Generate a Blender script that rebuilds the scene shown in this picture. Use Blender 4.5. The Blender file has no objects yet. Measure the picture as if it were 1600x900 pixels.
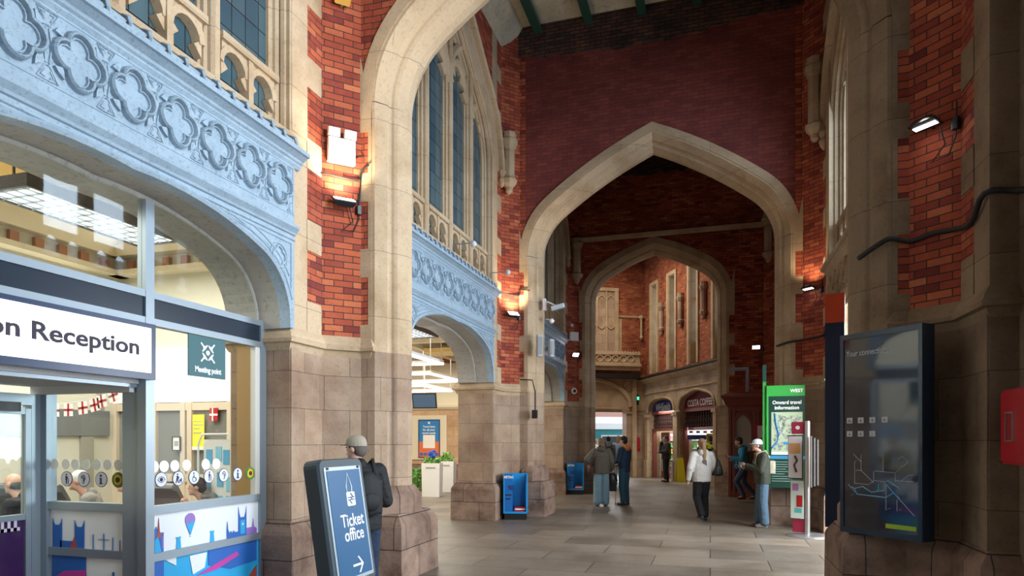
import bpy, bmesh, math, random
from mathutils import Vector, Matrix, noise as mnoise
random.seed(7)
R = math.radians
PI = math.pi
sc = bpy.context.scene
col = sc.collection
# ------------------------------------------------------------------ camera
F_PX = 1027.0; YAW = R(16.8); EYE = 1.65
cd = bpy.data.cameras.new('camera'); cam = bpy.data.objects.new('camera', cd); col.objects.link(cam)
cam.location = (0, 0, EYE); cam.rotation_euler = (R(90), 0, YAW)
cd.sensor_width = 36; cd.lens = 36 * F_PX / 1600; cd.shift_y = 238 / 1600; cd.clip_start = .05; cd.clip_end = 300
sc.camera = cam
# ------------------------------------------------------------------ world, exposure, large lights
sc.view_settings.view_transform = 'Standard'; sc.view_settings.look = 'None'
sc.view_settings.gamma = 1; sc.view_settings.use_curve_mapping = False
sc.view_settings.exposure = 0.30
w = bpy.data.worlds.new('world'); sc.world = w; w.use_nodes = True
w.node_tree.nodes['Background'].inputs[0].default_value = (.80, .90, 1, 1)
w.node_tree.nodes['Background'].inputs[1].default_value = 1.6

def area(name, loc, aim, sx, sy, power, color=(1, 1, 1), spread=180):
    d = bpy.data.lights.new(name, 'AREA'); d.shape = 'RECTANGLE'; d.size = sx; d.size_y = sy
    d.energy = power; d.color = color; d.spread = R(spread)
    o = bpy.data.objects.new(name, d); col.objects.link(o); o.location = loc
    o.rotation_euler = (Vector(aim) - Vector(loc)).to_track_quat('-Z', 'Y').to_euler()
    return o
def spot(name, loc, aim, power, color, ang=110, rad=.05):
    d = bpy.data.lights.new(name, 'SPOT'); d.energy = power; d.color = color; d.spot_size = R(ang); d.spot_blend = .8
    d.shadow_soft_size = rad
    o = bpy.data.objects.new(name, d); col.objects.link(o); o.location = loc
    o.rotation_euler = (Vector(aim) - Vector(loc)).to_track_quat('-Z', 'Y').to_euler()
    return o
def point(name, loc, power, color, rad=.15):
    d = bpy.data.lights.new(name, 'POINT'); d.energy = power; d.color = color; d.shadow_soft_size = rad
    o = bpy.data.objects.new(name, d); col.objects.link(o); o.location = loc
    return o
COOL = (.80, .90, 1.0); WARM = (1, .83, .62)
area('daylight_near_doorway', (3.4, 3.2, 2.6), (-4.3, 4.4, 3.4), 3.4, 5.0, 200, (.82, .91, 1.0), 125)
area('daylight_near_window', (3.4, 3.3, 7.2), (-4.0, 6.4, 5.5), 3.4, 3.5, 160, (.86, .93, 1.0), 100)
area('daylight_entrance', (4.0, 10.8, 2.6), (0.0, 10.9, 0.6), 3.6, 3.4, 620, (.88, .94, 1.0))
area('daylight_middle_window', (2.9, 10.8, 7.2), (-3.5, 11.3, 5.0), 3.0, 3.2, 200, (.85, .92, 1.0), 120)
area('fill_behind', (-1.2, -6.5, 3.0), (-3.2, 6, 4.0), 4.0, 4.0, 22, (.95, .95, 1.0))  # fill lamp added inside the closed end, no opening behind it
area('daylight_platform', (-5.3, 32.5, 2.4), (-3.2, 22, 0.3), 2.0, 2.4, 190, (.95, .97, 1.0))
area('ticket_hall_light', (-8.2, 15.5, 4.25), (-8.2, 15.5, 0), 5.0, 10.0, 520, (1, .91, .76))
area('reception_light', (-8.2, 4.6, 4.25), (-8.2, 4.6, 0), 4.5, 6.5, 480, (1, .94, .85))
area('shop_light', (-.2, 28.6, 2.9), (-.2, 28.6, 0), 4.0, 2.0, 200, (1, .96, .9))
area('octagon_roof_light', (-4.2, 26.0, 9.3), (-3.4, 26.3, 0), 3.0, 3.0, 230, (1, .88, .70))

# ------------------------------------------------------------------ materials
def mat(name, colr, rough=.6, metal=0, emit=None, es=0, spec=.5):
    m = bpy.data.materials.new(name); m.use_nodes = True
    b = m.node_tree.nodes['Principled BSDF']
    b.inputs['Base Color'].default_value = (*colr, 1); b.inputs['Roughness'].default_value = rough
    b.inputs['Metallic'].default_value = metal
    b.inputs['Specular IOR Level'].default_value = spec
    if emit: b.inputs['Emission Color'].default_value = (*emit, 1); b.inputs['Emission Strength'].default_value = es
    return m
class NT:
    def __init__(s, m): s.t = m.node_tree; s.b = s.t.nodes['Principled BSDF']
    def n(s, typ, **kw):
        x = s.t.nodes.new('ShaderNode' + typ)
        for k, v in kw.items(): setattr(x, k, v)
        return x
    def l(s, a, b): s.t.links.new(a, b)
def wall_uv(nt):
    g = nt.n('NewGeometry')
    cr = nt.n('VectorMath', operation='CROSS_PRODUCT'); cr.inputs[0].default_value = (0, 0, 1); nt.l(g.outputs['True Normal'], cr.inputs[1])
    no = nt.n('VectorMath', operation='NORMALIZE'); nt.l(cr.outputs[0], no.inputs[0])
    dt = nt.n('VectorMath', operation='DOT_PRODUCT'); nt.l(no.outputs[0], dt.inputs[0]); nt.l(g.outputs['Position'], dt.inputs[1])
    sp = nt.n('SeparateXYZ'); nt.l(g.outputs['Position'], sp.inputs[0])
    cb = nt.n('CombineXYZ'); nt.l(dt.outputs['Value'], cb.inputs[0]); nt.l(sp.outputs[2], cb.inputs[1])
    return cb.outputs[0], g.outputs['Position']
def noise(nt, vec, scale, detail=6, rough=.6):
    x = nt.n('TexNoise'); x.inputs['Scale'].default_value = scale; x.inputs['Detail'].default_value = detail; x.inputs['Roughness'].default_value = rough
    nt.l(vec, x.inputs['Vector']); return x.outputs['Fac']
def ramp(nt, fac, stops):
    x = nt.n('ValToRGB'); nt.l(fac, x.inputs[0]); e = x.color_ramp.elements
    while len(e) < len(stops): e.new(.5)
    for i, (p, c) in enumerate(stops): e[i].position = p; e[i].color = (*c, 1) if len(c) == 3 else c
    return x.outputs[0]
def mixc(nt, fac, a, b, mode='MIX'):
    x = nt.n('Mix', data_type='RGBA', blend_type=mode)
    if isinstance(fac, float): x.inputs[0].default_value = fac
    else: nt.l(fac, x.inputs[0])
    for s_, v in ((6, a), (7, b)):
        if isinstance(v, tuple): x.inputs[s_].default_value = (*v, 1)
        else: nt.l(v, x.inputs[s_])
    return x.outputs[2]
def bump(nt, h, strength=.4, dist=.01):
    x = nt.n('Bump'); x.inputs['Strength'].default_value = strength; x.inputs['Distance'].default_value = dist
    nt.l(h, x.inputs['Height']); nt.l(x.outputs[0], nt.b.inputs['Normal'])
def blockmat(name, c1, c2, mortar, bw, rh, ms, blot, rough=.85, bs=.5, dirt=(.35, .33, .30), nscale=2.2, dirt_amt=(.42, .68), floor=False, msm=.1, vary=None):
    m = mat(name, c1, rough, spec=.3); nt = NT(m); uv, pos = wall_uv(nt)
    if floor: uv = pos
    wv = nt.n('VectorMath', operation='ADD'); nt.l(uv, wv.inputs[0])
    nz = nt.n('TexNoise'); nz.inputs['Scale'].default_value = 9; nt.l(pos, nz.inputs['Vector'])
    ms_ = nt.n('VectorMath', operation='SCALE'); nt.l(nz.outputs['Color'], ms_.inputs[0]); ms_.inputs['Scale'].default_value = ms * .9
    nt.l(ms_.outputs[0], wv.inputs[1])
    b = nt.n('TexBrick'); nt.l(wv.outputs[0], b.inputs['Vector'])
    b.inputs['Scale'].default_value = 1; b.inputs['Brick Width'].default_value = bw; b.inputs['Row Height'].default_value = rh
    b.inputs['Mortar Size'].default_value = ms; b.inputs['Mortar Smooth'].default_value = msm
    b.inputs['Color1'].default_value = (*c1, 1); b.inputs['Color2'].default_value = (*c2, 1); b.inputs['Mortar'].default_value = (*mortar, 1)
    b.inputs['Bias'].default_value = 0
    n1 = noise(nt, pos, nscale); n2 = noise(nt, pos, 14, 8, .7)
    bc = b.outputs['Color']
    if vary:                                   # every brick its own firing colour
        sp = nt.n('SeparateXYZ'); nt.l(wv.outputs[0], sp.inputs[0])
        def mth(op, a, b_=None):
            x = nt.n('Math', operation=op)
            for i, v in enumerate((a, b_)):
                if v is None: continue
                if isinstance(v, (int, float)): x.inputs[i].default_value = v
                else: nt.l(v, x.inputs[i])
            return x.outputs[0]
        row = mth('FLOOR', mth('DIVIDE', sp.outputs[1], rh)); par = mth('FLOORED_MODULO', row, 2)
        off = mth('MULTIPLY', mth('SUBTRACT', 1, par), .5); cl = mth('FLOOR', mth('ADD', mth('DIVIDE', sp.outputs[0], bw), off))
        cb = nt.n('CombineXYZ'); nt.l(cl, cb.inputs[0]); nt.l(row, cb.inputs[1])
        wn = nt.n('TexWhiteNoise', noise_dimensions='2D'); nt.l(cb.outputs[0], wn.inputs['Vector'])
        vc = ramp(nt, wn.outputs['Value'], [(i / (len(vary) - 1), c_) for i, c_ in enumerate(vary)])
        bc = mixc(nt, b.outputs['Fac'], vc, mortar)
    c = mixc(nt, ramp(nt, n1, [(dirt_amt[0], (0, 0, 0)), (dirt_amt[1], (1, 1, 1))]), bc, dirt, 'MULTIPLY')
    c = mixc(nt, ramp(nt, n2, [(.38, (.0, .0, .0)), (.75, (blot,) * 3)]), c, (1.25, 1.15, 1.05), 'MULTIPLY')
    c = mixc(nt, ramp(nt, noise(nt, pos, 30, 6), [(.55, (0, 0, 0)), (.72, (.45,) * 3)]), c, (.45, .42, .42), 'MULTIPLY')
    nt.l(c, nt.b.inputs['Base Color'])
    hh = nt.n('Math', operation='MULTIPLY_ADD'); nt.l(b.outputs['Fac'], hh.inputs[0]); hh.inputs[1].default_value = -1.0; nt.l(n2, hh.inputs[2])
    bump(nt, hh.outputs[0], bs, .012)
    return m
M = {}
M['brick'] = blockmat('red brick', (.50, .105, .045), (.27, .045, .030), (.045, .035, .035), .225, .075, .0050, .6, bs=.7, dirt=(.62, .52, .52), nscale=.9, vary=[(.20, .038, .030), (.36, .075, .038), (.48, .115, .050), (.30, .055, .035), (.56, .17, .075), (.40, .085, .04)])
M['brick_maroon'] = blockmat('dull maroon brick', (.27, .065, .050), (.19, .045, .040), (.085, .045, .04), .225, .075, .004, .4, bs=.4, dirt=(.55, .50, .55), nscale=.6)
M['brick_orange'] = blockmat('orange brick', (.40, .12, .05), (.26, .065, .035), (.05, .04, .035), .225, .075, .0055, .5, bs=.5, dirt=(.6, .5, .5), vary=[(.22, .05, .03), (.40, .12, .05), (.30, .08, .04), (.46, .17, .07)])
M['stone'] = blockmat('buff ashlar', (.50, .39, .27), (.40, .31, .22), (.15, .12, .09), .62, .36, .0035, .5, bs=.35, dirt=(.62, .52, .50), nscale=1.1)
M['stone_plain'] = blockmat('buff moulded stone', (.50, .385, .255), (.46, .35, .235), (.22, .17, .12), 5.0, .78, .003, .5, bs=.3, dirt=(.72, .66, .58), nscale=1.3)
M['stone_shaded'] = blockmat('shaded brown stone', (.30, .225, .145), (.25, .185, .12), (.10, .075, .05), 5.0, .78, .003, .6, bs=.4, dirt=(.55, .48, .42), nscale=1.3)  # dirty brown stone, darkened further: right side's shade put into the colour
M['stone_shaded_low'] = blockmat('shaded brown ashlar', (.25, .185, .125), (.20, .145, .10), (.07, .055, .04), .70, .55, .003, .6, bs=.5, dirt=(.55, .48, .42), nscale=1.3)  # ashlar version, right side's shade also put into its colour
M['stone_low'] = blockmat('grey brown ashlar', (.42, .31, .215), (.33, .245, .18), (.11, .09, .07), .60, .40, .003, .6, bs=.45, dirt=(.62, .53, .50), nscale=1.2)
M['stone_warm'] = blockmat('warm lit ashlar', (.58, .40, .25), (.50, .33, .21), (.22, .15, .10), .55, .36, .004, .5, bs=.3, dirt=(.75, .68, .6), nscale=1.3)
M['plinth'] = blockmat('worn pink plinth stone', (.31, .215, .165), (.22, .15, .115), (.07, .055, .045), .70, .38, .006, .9, bs=1.0, dirt=(.46, .40, .37), nscale=2.4)
M['floor'] = blockmat('flagstones', (.215, .180, .140), (.135, .115, .092), (.035, .03, .025), 1.5, .74, .008, .5, rough=.40, bs=.5, dirt=(.58, .54, .48), nscale=.9, floor=True)
M['floor'].node_tree.nodes['Principled BSDF'].inputs['Specular IOR Level'].default_value = .5
def paint(name, c1, c2, rough=.55, scale=5, bs=.15):
    m = mat(name, c1, rough); nt = NT(m); g = nt.n('NewGeometry')
    n = noise(nt, g.outputs['Position'], scale, 8, .7); n2 = noise(nt, g.outputs['Position'], scale * 9, 6, .7)
    c = mixc(nt, ramp(nt, n, [(.35, (0, 0, 0)), (.65, (1, 1, 1))]), c1, c2)
    c = mixc(nt, ramp(nt, n2, [(.53, (0, 0, 0)), (.64, (.75,) * 3)]), c, tuple(x * .55 for x in c1))
    nt.l(c, nt.b.inputs['Base Color']); bump(nt, n2, bs, .006); return m
M['blue'] = paint('pale blue grey paint', (.31, .405, .49), (.24, .325, .40), .5, 4)
M['beige'] = paint('beige grey paint', (.34, .32, .28), (.29, .27, .24), .55, 2, .05)
M['plaster'] = paint('stained cream plaster', (.55, .50, .38), (.38, .34, .25), .8, 1.2)
M['sooty'] = blockmat('sooty broken brick', (.17, .075, .05), (.06, .045, .045), (.03, .03, .03), .22, .075, .009, 1.0, bs=1.4, dirt=(.5, .5, .55), nscale=2.5)
M['green_beam'] = mat('dark green painted steel', (.015, .06, .045), .4)
M['cream'] = mat('cream wall', (.74, .66, .50), .8)
M['yellow'] = mat('yellow clerestory paint', (.85, .62, .26), .7)
M['white'] = mat('white paint', (.8, .8, .78), .5)
M['white_gloss'] = mat('white plastic', (.82, .83, .83), .3)
M['alu'] = mat('grey aluminium frame', (.30, .36, .41), .38, .55)
M['alu_dark'] = mat('dark aluminium', (.10, .13, .16), .4, .4)
M['navy'] = mat('dark navy panel', (.012, .022, .038), .25)
M['black'] = mat('black', (.012, .012, .014), .4)
M['rubber'] = mat('black cable', (.015, .014, .013), .6)
M['steel'] = mat('brushed steel', (.5, .5, .5), .35, .9)
M['lightpanel'] = mat('lit white panel', (.9, .9, .9), .5, emit=(1, .96, .88), es=2.2)
M['tube'] = mat('lit fluorescent tube', (1, 1, 1), .5, emit=(1, .98, .93), es=6)
M['led'] = mat('lit lamp lens', (1, 1, 1), .4, emit=(1, .97, 1), es=9)
M['signlit'] = mat('backlit sign face', (.9, .9, .9), .4, emit=(1, 1, 1), es=.75)
M['ink'] = mat('dark plum lettering', (.02, .012, .03), .5)
M['teal'] = mat('dark teal sign', (.035, .115, .13), .5)
M['signblue'] = mat('ticket blue', (.008, .085, .20), .32)
M['binblue'] = mat('bright blue plastic', (.01, .27, .62), .35)
M['green'] = mat('bright green', (.03, .32, .05), .4)
M['dkgreen'] = mat('dark green panel', (.01, .055, .04), .35)
M['orange'] = mat('orange sign', (.75, .085, .02), .4)
M['red'] = mat('red enamel', (.42, .012, .02), .35)
M['wood'] = mat('golden oak', (.42, .25, .09), .5)
M['darkwood'] = mat('red brown painted timber', (.22, .06, .04), .4)
M['leaf'] = mat('box leaves', (.07, .22, .03), .5)
M['skin'] = mat('skin', (.58, .34, .25), .5)
def clearglass(name, tint=(1, 1, 1), gl=.12, rough=.02):
    m = bpy.data.materials.new(name); m.use_nodes = True; t = m.node_tree; t.nodes.clear()
    o = t.nodes.new('ShaderNodeOutputMaterial'); mx = t.nodes.new('ShaderNodeMixShader')
    tr = t.nodes.new('ShaderNodeBsdfTransparent'); tr.inputs[0].default_value = (*tint, 1)
    g = t.nodes.new('ShaderNodeBsdfGlossy'); g.inputs['Roughness'].default_value = rough
    lw = t.nodes.new('ShaderNodeLayerWeight'); lw.inputs[0].default_value = .5
    pw = t.nodes.new('ShaderNodeMath'); pw.operation = 'POWER'; t.links.new(lw.outputs['Facing'], pw.inputs[0]); pw.inputs[1].default_value = 4
    f = t.nodes.new('ShaderNodeMath'); f.operation = 'MULTIPLY_ADD'; t.links.new(pw.outputs[0], f.inputs[0]); f.inputs[1].default_value = .22; f.inputs[2].default_value = .04
    t.links.new(f.outputs[0], mx.inputs[0]); t.links.new(tr.outputs[0], mx.inputs[1]); t.links.new(g.outputs[0], mx.inputs[2])
    t.links.new(mx.outputs[0], o.inputs[0]); return m
M['glass'] = clearglass('clear glass', (.93, .96, .95))
M['skyglass'] = clearglass('leaded daylight glass', (.85, .9, .95))
def leaded():
    m = mat('leaded blue grey glass', (.05, .10, .13), .12); nt = NT(m); uv, pos = wall_uv(nt)
    b = nt.n('TexBrick'); b.offset = 0; nt.l(uv, b.inputs['Vector']); b.inputs['Scale'].default_value = 1
    b.inputs['Brick Width'].default_value = .2; b.inputs['Row Height'].default_value = .27; b.inputs['Mortar Size'].default_value = .006
    b.inputs['Color1'].default_value = (.035, .075, .10, 1); b.inputs['Color2'].default_value = (.07, .12, .14, 1); b.inputs['Mortar'].default_value = (.01, .012, .015, 1)
    nt.l(b.outputs['Color'], nt.b.inputs['Base Color']); bump(nt, b.outputs['Fac'], .3, .01); return m
M['leaded'] = leaded()
def simple(name, c, rough=.7, **k):
    if name not in M:
        M[name] = mat(name, c, rough, **k)
        if name.startswith('cloth'):
            nt = NT(M[name]); g = nt.n('NewGeometry'); mp_ = nt.n('Mapping'); nt.l(g.outputs['Position'], mp_.inputs['Vector']); mp_.inputs['Scale'].default_value = (1, 1, 1.8)
            n1 = noise(nt, mp_.outputs[0], 9, 3, .5); bump(nt, n1, .45, .05)
    return M[name]

# ------------------------------------------------------------------ mesh helpers
def frame(o, x, z=(0, 0, 1)):
    x = Vector(x).normalized(); z = Vector(z).normalized(); y = z.cross(x).normalized(); x = y.cross(z)
    return Matrix(((x.x, y.x, z.x, o[0]), (x.y, y.y, z.y, o[1]), (x.z, y.z, z.z, o[2]), (0, 0, 0, 1)))
class MB:
    def __init__(s, mtx=None): s.bm = bmesh.new(); s.m = mtx or Matrix(); s.mi = 0
    def V(s, p): return s.bm.verts.new(s.m @ Vector(p))
    def Fc(s, vs):
        try: f = s.bm.faces.new(vs); f.material_index = s.mi; return f
        except ValueError: return None
    def box(s, x0, x1, y0, y1, z0, z1):
        v = [s.V((x, y, z)) for z in (z0, z1) for y in (y0, y1) for x in (x0, x1)]
        for q in ((0, 2, 3, 1), (4, 5, 7, 6), (0, 1, 5, 4), (2, 6, 7, 3), (0, 4, 6, 2), (1, 3, 7, 5)): s.Fc([v[i] for i in q])
        return s
    def rbox(s, x0, x1, y0, y1, z0, z1, r=.01):
        pts = []
        for (cx, cy, a0) in ((x1 - r, y1 - r, 0), (x0 + r, y1 - r, 90), (x0 + r, y0 + r, 180), (x1 - r, y0 + r, 270)):
            for k in range(4): a = R(a0 + k * 30); pts.append((cx + r * math.cos(a), cy + r * math.sin(a)))
        return s.loft([[(x, y, z0) for x, y in pts], [(x, y, z1) for x, y in pts]], caps=True)
    def loft(s, rings, closed=True, caps=False, loop=False):
        rv = [[s.V(p) for p in r] for r in rings]; n = len(rings[0])
        k = len(rv)
        for i in range(k if loop else k - 1):
            a, b = rv[i], rv[(i + 1) % k]
            for j in range(n if closed else n - 1):
                s.Fc([a[j], a[(j + 1) % n], b[(j + 1) % n], b[j]])
        if caps: s.Fc(rv[0][::-1]); s.Fc(rv[-1])
        return s
    def prism(s, poly, z0, z1):           # plan polygon extruded in z
        return s.loft([[(x, y, z0) for x, y in poly], [(x, y, z1) for x, y in poly]], caps=True)
    def slab(s, poly, y0, y1):            # elevation polygon (x,z) extruded in y
        return s.loft([[(x, y0, z) for x, z in poly], [(x, y1, z) for x, z in poly]], caps=True)
    def tube(s, pts, r, n=8, closed=False, caps=True):
        pts = [Vector(p) for p in pts]; k = len(pts); rings = []
        up = Vector((0.13, .21, 1)).normalized()
        for i, p in enumerate(pts):
            a = pts[i - 1] if (i or closed) else p; b = pts[(i + 1) % k] if (i < k - 1 or closed) else p
            t = (b - a)
            if t.length < 1e-9: t = Vector((0, 0, 1))
            t.normalize(); u = up.cross(t)
            if u.length < 1e-3: u = Vector((1, 0, 0)).cross(t)
            u.normalize(); v = t.cross(u); rr = r[i] if isinstance(r, (list, tuple)) else r
            rings.append([tuple(p + (u * math.cos(2 * PI * j / n) + v * math.sin(2 * PI * j / n)) * rr) for j in range(n)])
        return s.loft(rings, caps=caps and not closed, loop=closed)
    def sweep2(s, path, prof, plane='xz', closed=False, caps=True):
        """path: 2-D points (a,b) in an elevation plane; prof: (off, dep) off = outward from path, dep = along the plane's normal (local y)."""
        n = len(path); rings = []
        for i, p in enumerate(path):
            if closed: a, b = path[i - 1], path[(i + 1) % n]
            else: a = path[max(i - 1, 0)]; b = path[min(i + 1, n - 1)]
            d0 = Vector((p[0] - a[0], p[1] - a[1])); d1 = Vector((b[0] - p[0], b[1] - p[1]))
            if d0.length < 1e-9: d0 = d1
            if d1.length < 1e-9: d1 = d0
            d0.normalize(); d1.normalize()
            n0 = Vector((-d0.y, d0.x)); n1 = Vector((-d1.y, d1.x)); nn = (n0 + n1)
            nn.normalize(); k = 1 / max(.35, nn.dot(n1)); nn *= k
            rings.append([(p[0] + nn.x * o, dp, p[1] + nn.y * o) for o, dp in prof])
        return s.loft(rings, caps=caps and not closed, loop=closed)
    def lathe(s, prof, c=(0, 0, 0), n=16, a0=0):
        rings = [[(c[0] + r * math.cos(2 * PI * j / n + a0), c[1] + r * math.sin(2 * PI * j / n + a0), c[2] + z) for j in range(n)] for r, z in prof]
        return s.loft(rings, caps=True)
    def ball(s, c, rx, ry=None, rz=None, n=12, m=8, mtx=None):
        ry = ry or rx; rz = rz or rx; rings = []
        for i in range(m + 1):
            th = PI * (i + (.02 if i == 0 else (-.02 if i == m else 0))) / m
            ring = []
            for j in range(n):
                a = 2 * PI * j / n
                p = Vector((rx * math.sin(th) * math.cos(a), ry * math.sin(th) * math.sin(a), -rz * math.cos(th)))
                if mtx: p = mtx @ p
                ring.append((c[0] + p.x, c[1] + p.y, c[2] + p.z))
            rings.append(ring)
        return s.loft(rings, caps=True)
    def cap(s, a, b, ra, rb, n=10):        # tapered capsule
        a = Vector(a); b = Vector(b)
        s.ball(a, ra, n=n, m=6); s.ball(b, rb, n=n, m=6)
        return s.tube([a, b], [ra, rb], n)
    def disc(s, c, r, n=20, dep=.004, sx=1):  # disc in local xz plane facing -y.. thickness dep along y
        ring = [(c[0] + sx * r * math.cos(2 * PI * j / n), c[2] + r * math.sin(2 * PI * j / n)) for j in range(n)]
        return s.slab(ring, c[1], c[1] + dep)
    def build(s, name, mats, parent=None, smooth=False, loc=None):
        bmesh.ops.recalc_face_normals(s.bm, faces=s.bm.faces)
        me = bpy.data.meshes.new(name); s.bm.to_mesh(me); s.bm.free()
        for m in (mats if isinstance(mats, (list, tuple)) else [mats]): me.materials.append(m)
        if smooth:
            for p in me.polygons: p.use_smooth = True
        o = bpy.data.objects.new(name, me); col.objects.link(o)
        if parent is not None: o.parent = parent
        return o
def empty(name, loc=(0, 0, 0), rz=0):
    o = bpy.data.objects.new(name, None); col.objects.link(o); o.location = loc; o.rotation_euler = (0, 0, rz); o.empty_display_size = .1; return o
def tag(o, label=None, cat=None, group=None, kind=None):
    if label: o['label'] = label
    if cat: o['category'] = cat
    if group: o['group'] = group
    if kind: o['kind'] = kind
    return o
def thing(name, label, cat, loc=(0, 0, 0), rz=0, group=None): return tag(empty(name, loc, rz), label, cat, group)
def struct(name, label=None, cat=None, loc=(0, 0, 0), rz=0): return tag(empty(name, loc, rz), label, cat, kind='structure')
def children(o): return [x for x in bpy.data.objects if x.parent is o]
def copy_tree(o, parent=None):
    c = o.copy(); col.objects.link(c)
    if parent is not None: c.parent = parent
    for ch in children(o): copy_tree(ch, c)
    return c
def text(body, size, m, parent, origin, xdir, up=(0, 0, 1), ext=.002, align='LEFT', name='lettering', sx=1.0, bold=0.0, fit=None):
    cu = bpy.data.curves.new('t', 'FONT'); cu.body = body; cu.size = size; cu.extrude = ext; cu.align_x = align; cu.offset = bold; cu.resolution_u = 3
    t = bpy.data.objects.new('t', cu); col.objects.link(t)
    dg = bpy.context.evaluated_depsgraph_get(); me = bpy.data.meshes.new_from_object(t.evaluated_get(dg)); bpy.data.objects.remove(t)
    if fit:
        xs = [v.co.x for v in me.vertices]; sx = fit / (max(xs) - min(xs))
    x = Vector(xdir).normalized(); u = Vector(up).normalized(); nrm = x.cross(u)
    mtx = Matrix(((x.x * sx, u.x, nrm.x, origin[0]), (x.y * sx, u.y, nrm.y, origin[1]), (x.z * sx, u.z, nrm.z, origin[2]), (0, 0, 0, 1)))
    me.transform(mtx); me.materials.clear(); me.materials.append(m); me.name = name
    o = bpy.data.objects.new(name, me); col.objects.link(o)
    if parent is not None: o.parent = parent
    return o
def arch4(hw, zs, za, r1, phi, n1=7, n2=9, off=0.0):
    """four-centred arch, half from right foot to apex then mirrored; returns (x,z) left foot -> right foot"""
    ph = R(phi); c1 = Vector((hw - r1, zs)); d = Vector((math.cos(ph), math.sin(ph)))
    def apex(r2, o=0):
        c2 = c1 - d * (r2 - r1); cx = -c2.x
        if (r2 + o) <= abs(cx): return None
        return c2.y + math.sqrt((r2 + o) ** 2 - cx * cx)
    lo, hi = r1 * 1.001, 400
    for _ in range(80):
        mid = (lo + hi) / 2; a = apex(mid)
        if a is None or a < za: lo = mid
        else: hi = mid
    r2 = (lo + hi) / 2; c2 = c1 - d * (r2 - r1)
    pts = []
    for k in range(n1): a = ph * k / (n1 - 1); pts.append((c1.x + (r1 + off) * math.cos(a), c1.y + (r1 + off) * math.sin(a)))
    a_end = math.acos(max(-1, min(1, -c2.x / (r2 + off))))
    for k in range(1, n2): a = ph + (a_end - ph) * k / (n2 - 1); pts.append((c2.x + (r2 + off) * math.cos(a), c2.y + (r2 + off) * math.sin(a)))
    left = [(-x, z) for x, z in pts]
    return left + pts[::-1][1:]
def arch2(hw, zs, h, n=8):                 # simple pointed arch
    r = (hw * hw + h * h) / (2 * hw); c = hw - r
    pts = []
    a1 = math.acos(-c / r) if abs(c / r) <= 1 else PI / 2
    for k in range(n): a = a1 * k / (n - 1); pts.append((c + r * math.cos(a), zs + r * math.sin(a)))
    return [(-x, z) for x, z in pts] + pts[::-1][1:]
def offpoly(poly, d):                       # offset closed plan polygon (ccw -> outward)
    n = len(poly); out = []
    ar = sum(poly[i][0] * poly[(i + 1) % n][1] - poly[(i + 1) % n][0] * poly[i][1] for i in range(n))
    sg = 1 if ar > 0 else -1
    for i in range(n):
        a, p, b = Vector(poly[i - 1]), Vector(poly[i]), Vector(poly[(i + 1) % n])
        d0 = (p - a).normalized(); d1 = (b - p).normalized()
        n0 = Vector((d0.y, -d0.x)) * sg; n1 = Vector((d1.y, -d1.x)) * sg; nn = (n0 + n1).normalized()
        out.append(tuple(p + nn * d / max(.4, nn.dot(n1))))
    return out
# ================================================================== THE SETTING
XL, XR = -4.3, 2.1
def piery(k): return 7.4 + 6.8 * k
def bayy(k): return 4.0 + 6.8 * k
# ---- floor
fl = MB(); fl.box(-14, 9, -8, 46, -.3, 0); tag(fl.build('floor', M['floor']), 'worn grey stone flag floor of the concourse', 'floor', kind='structure')
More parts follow.
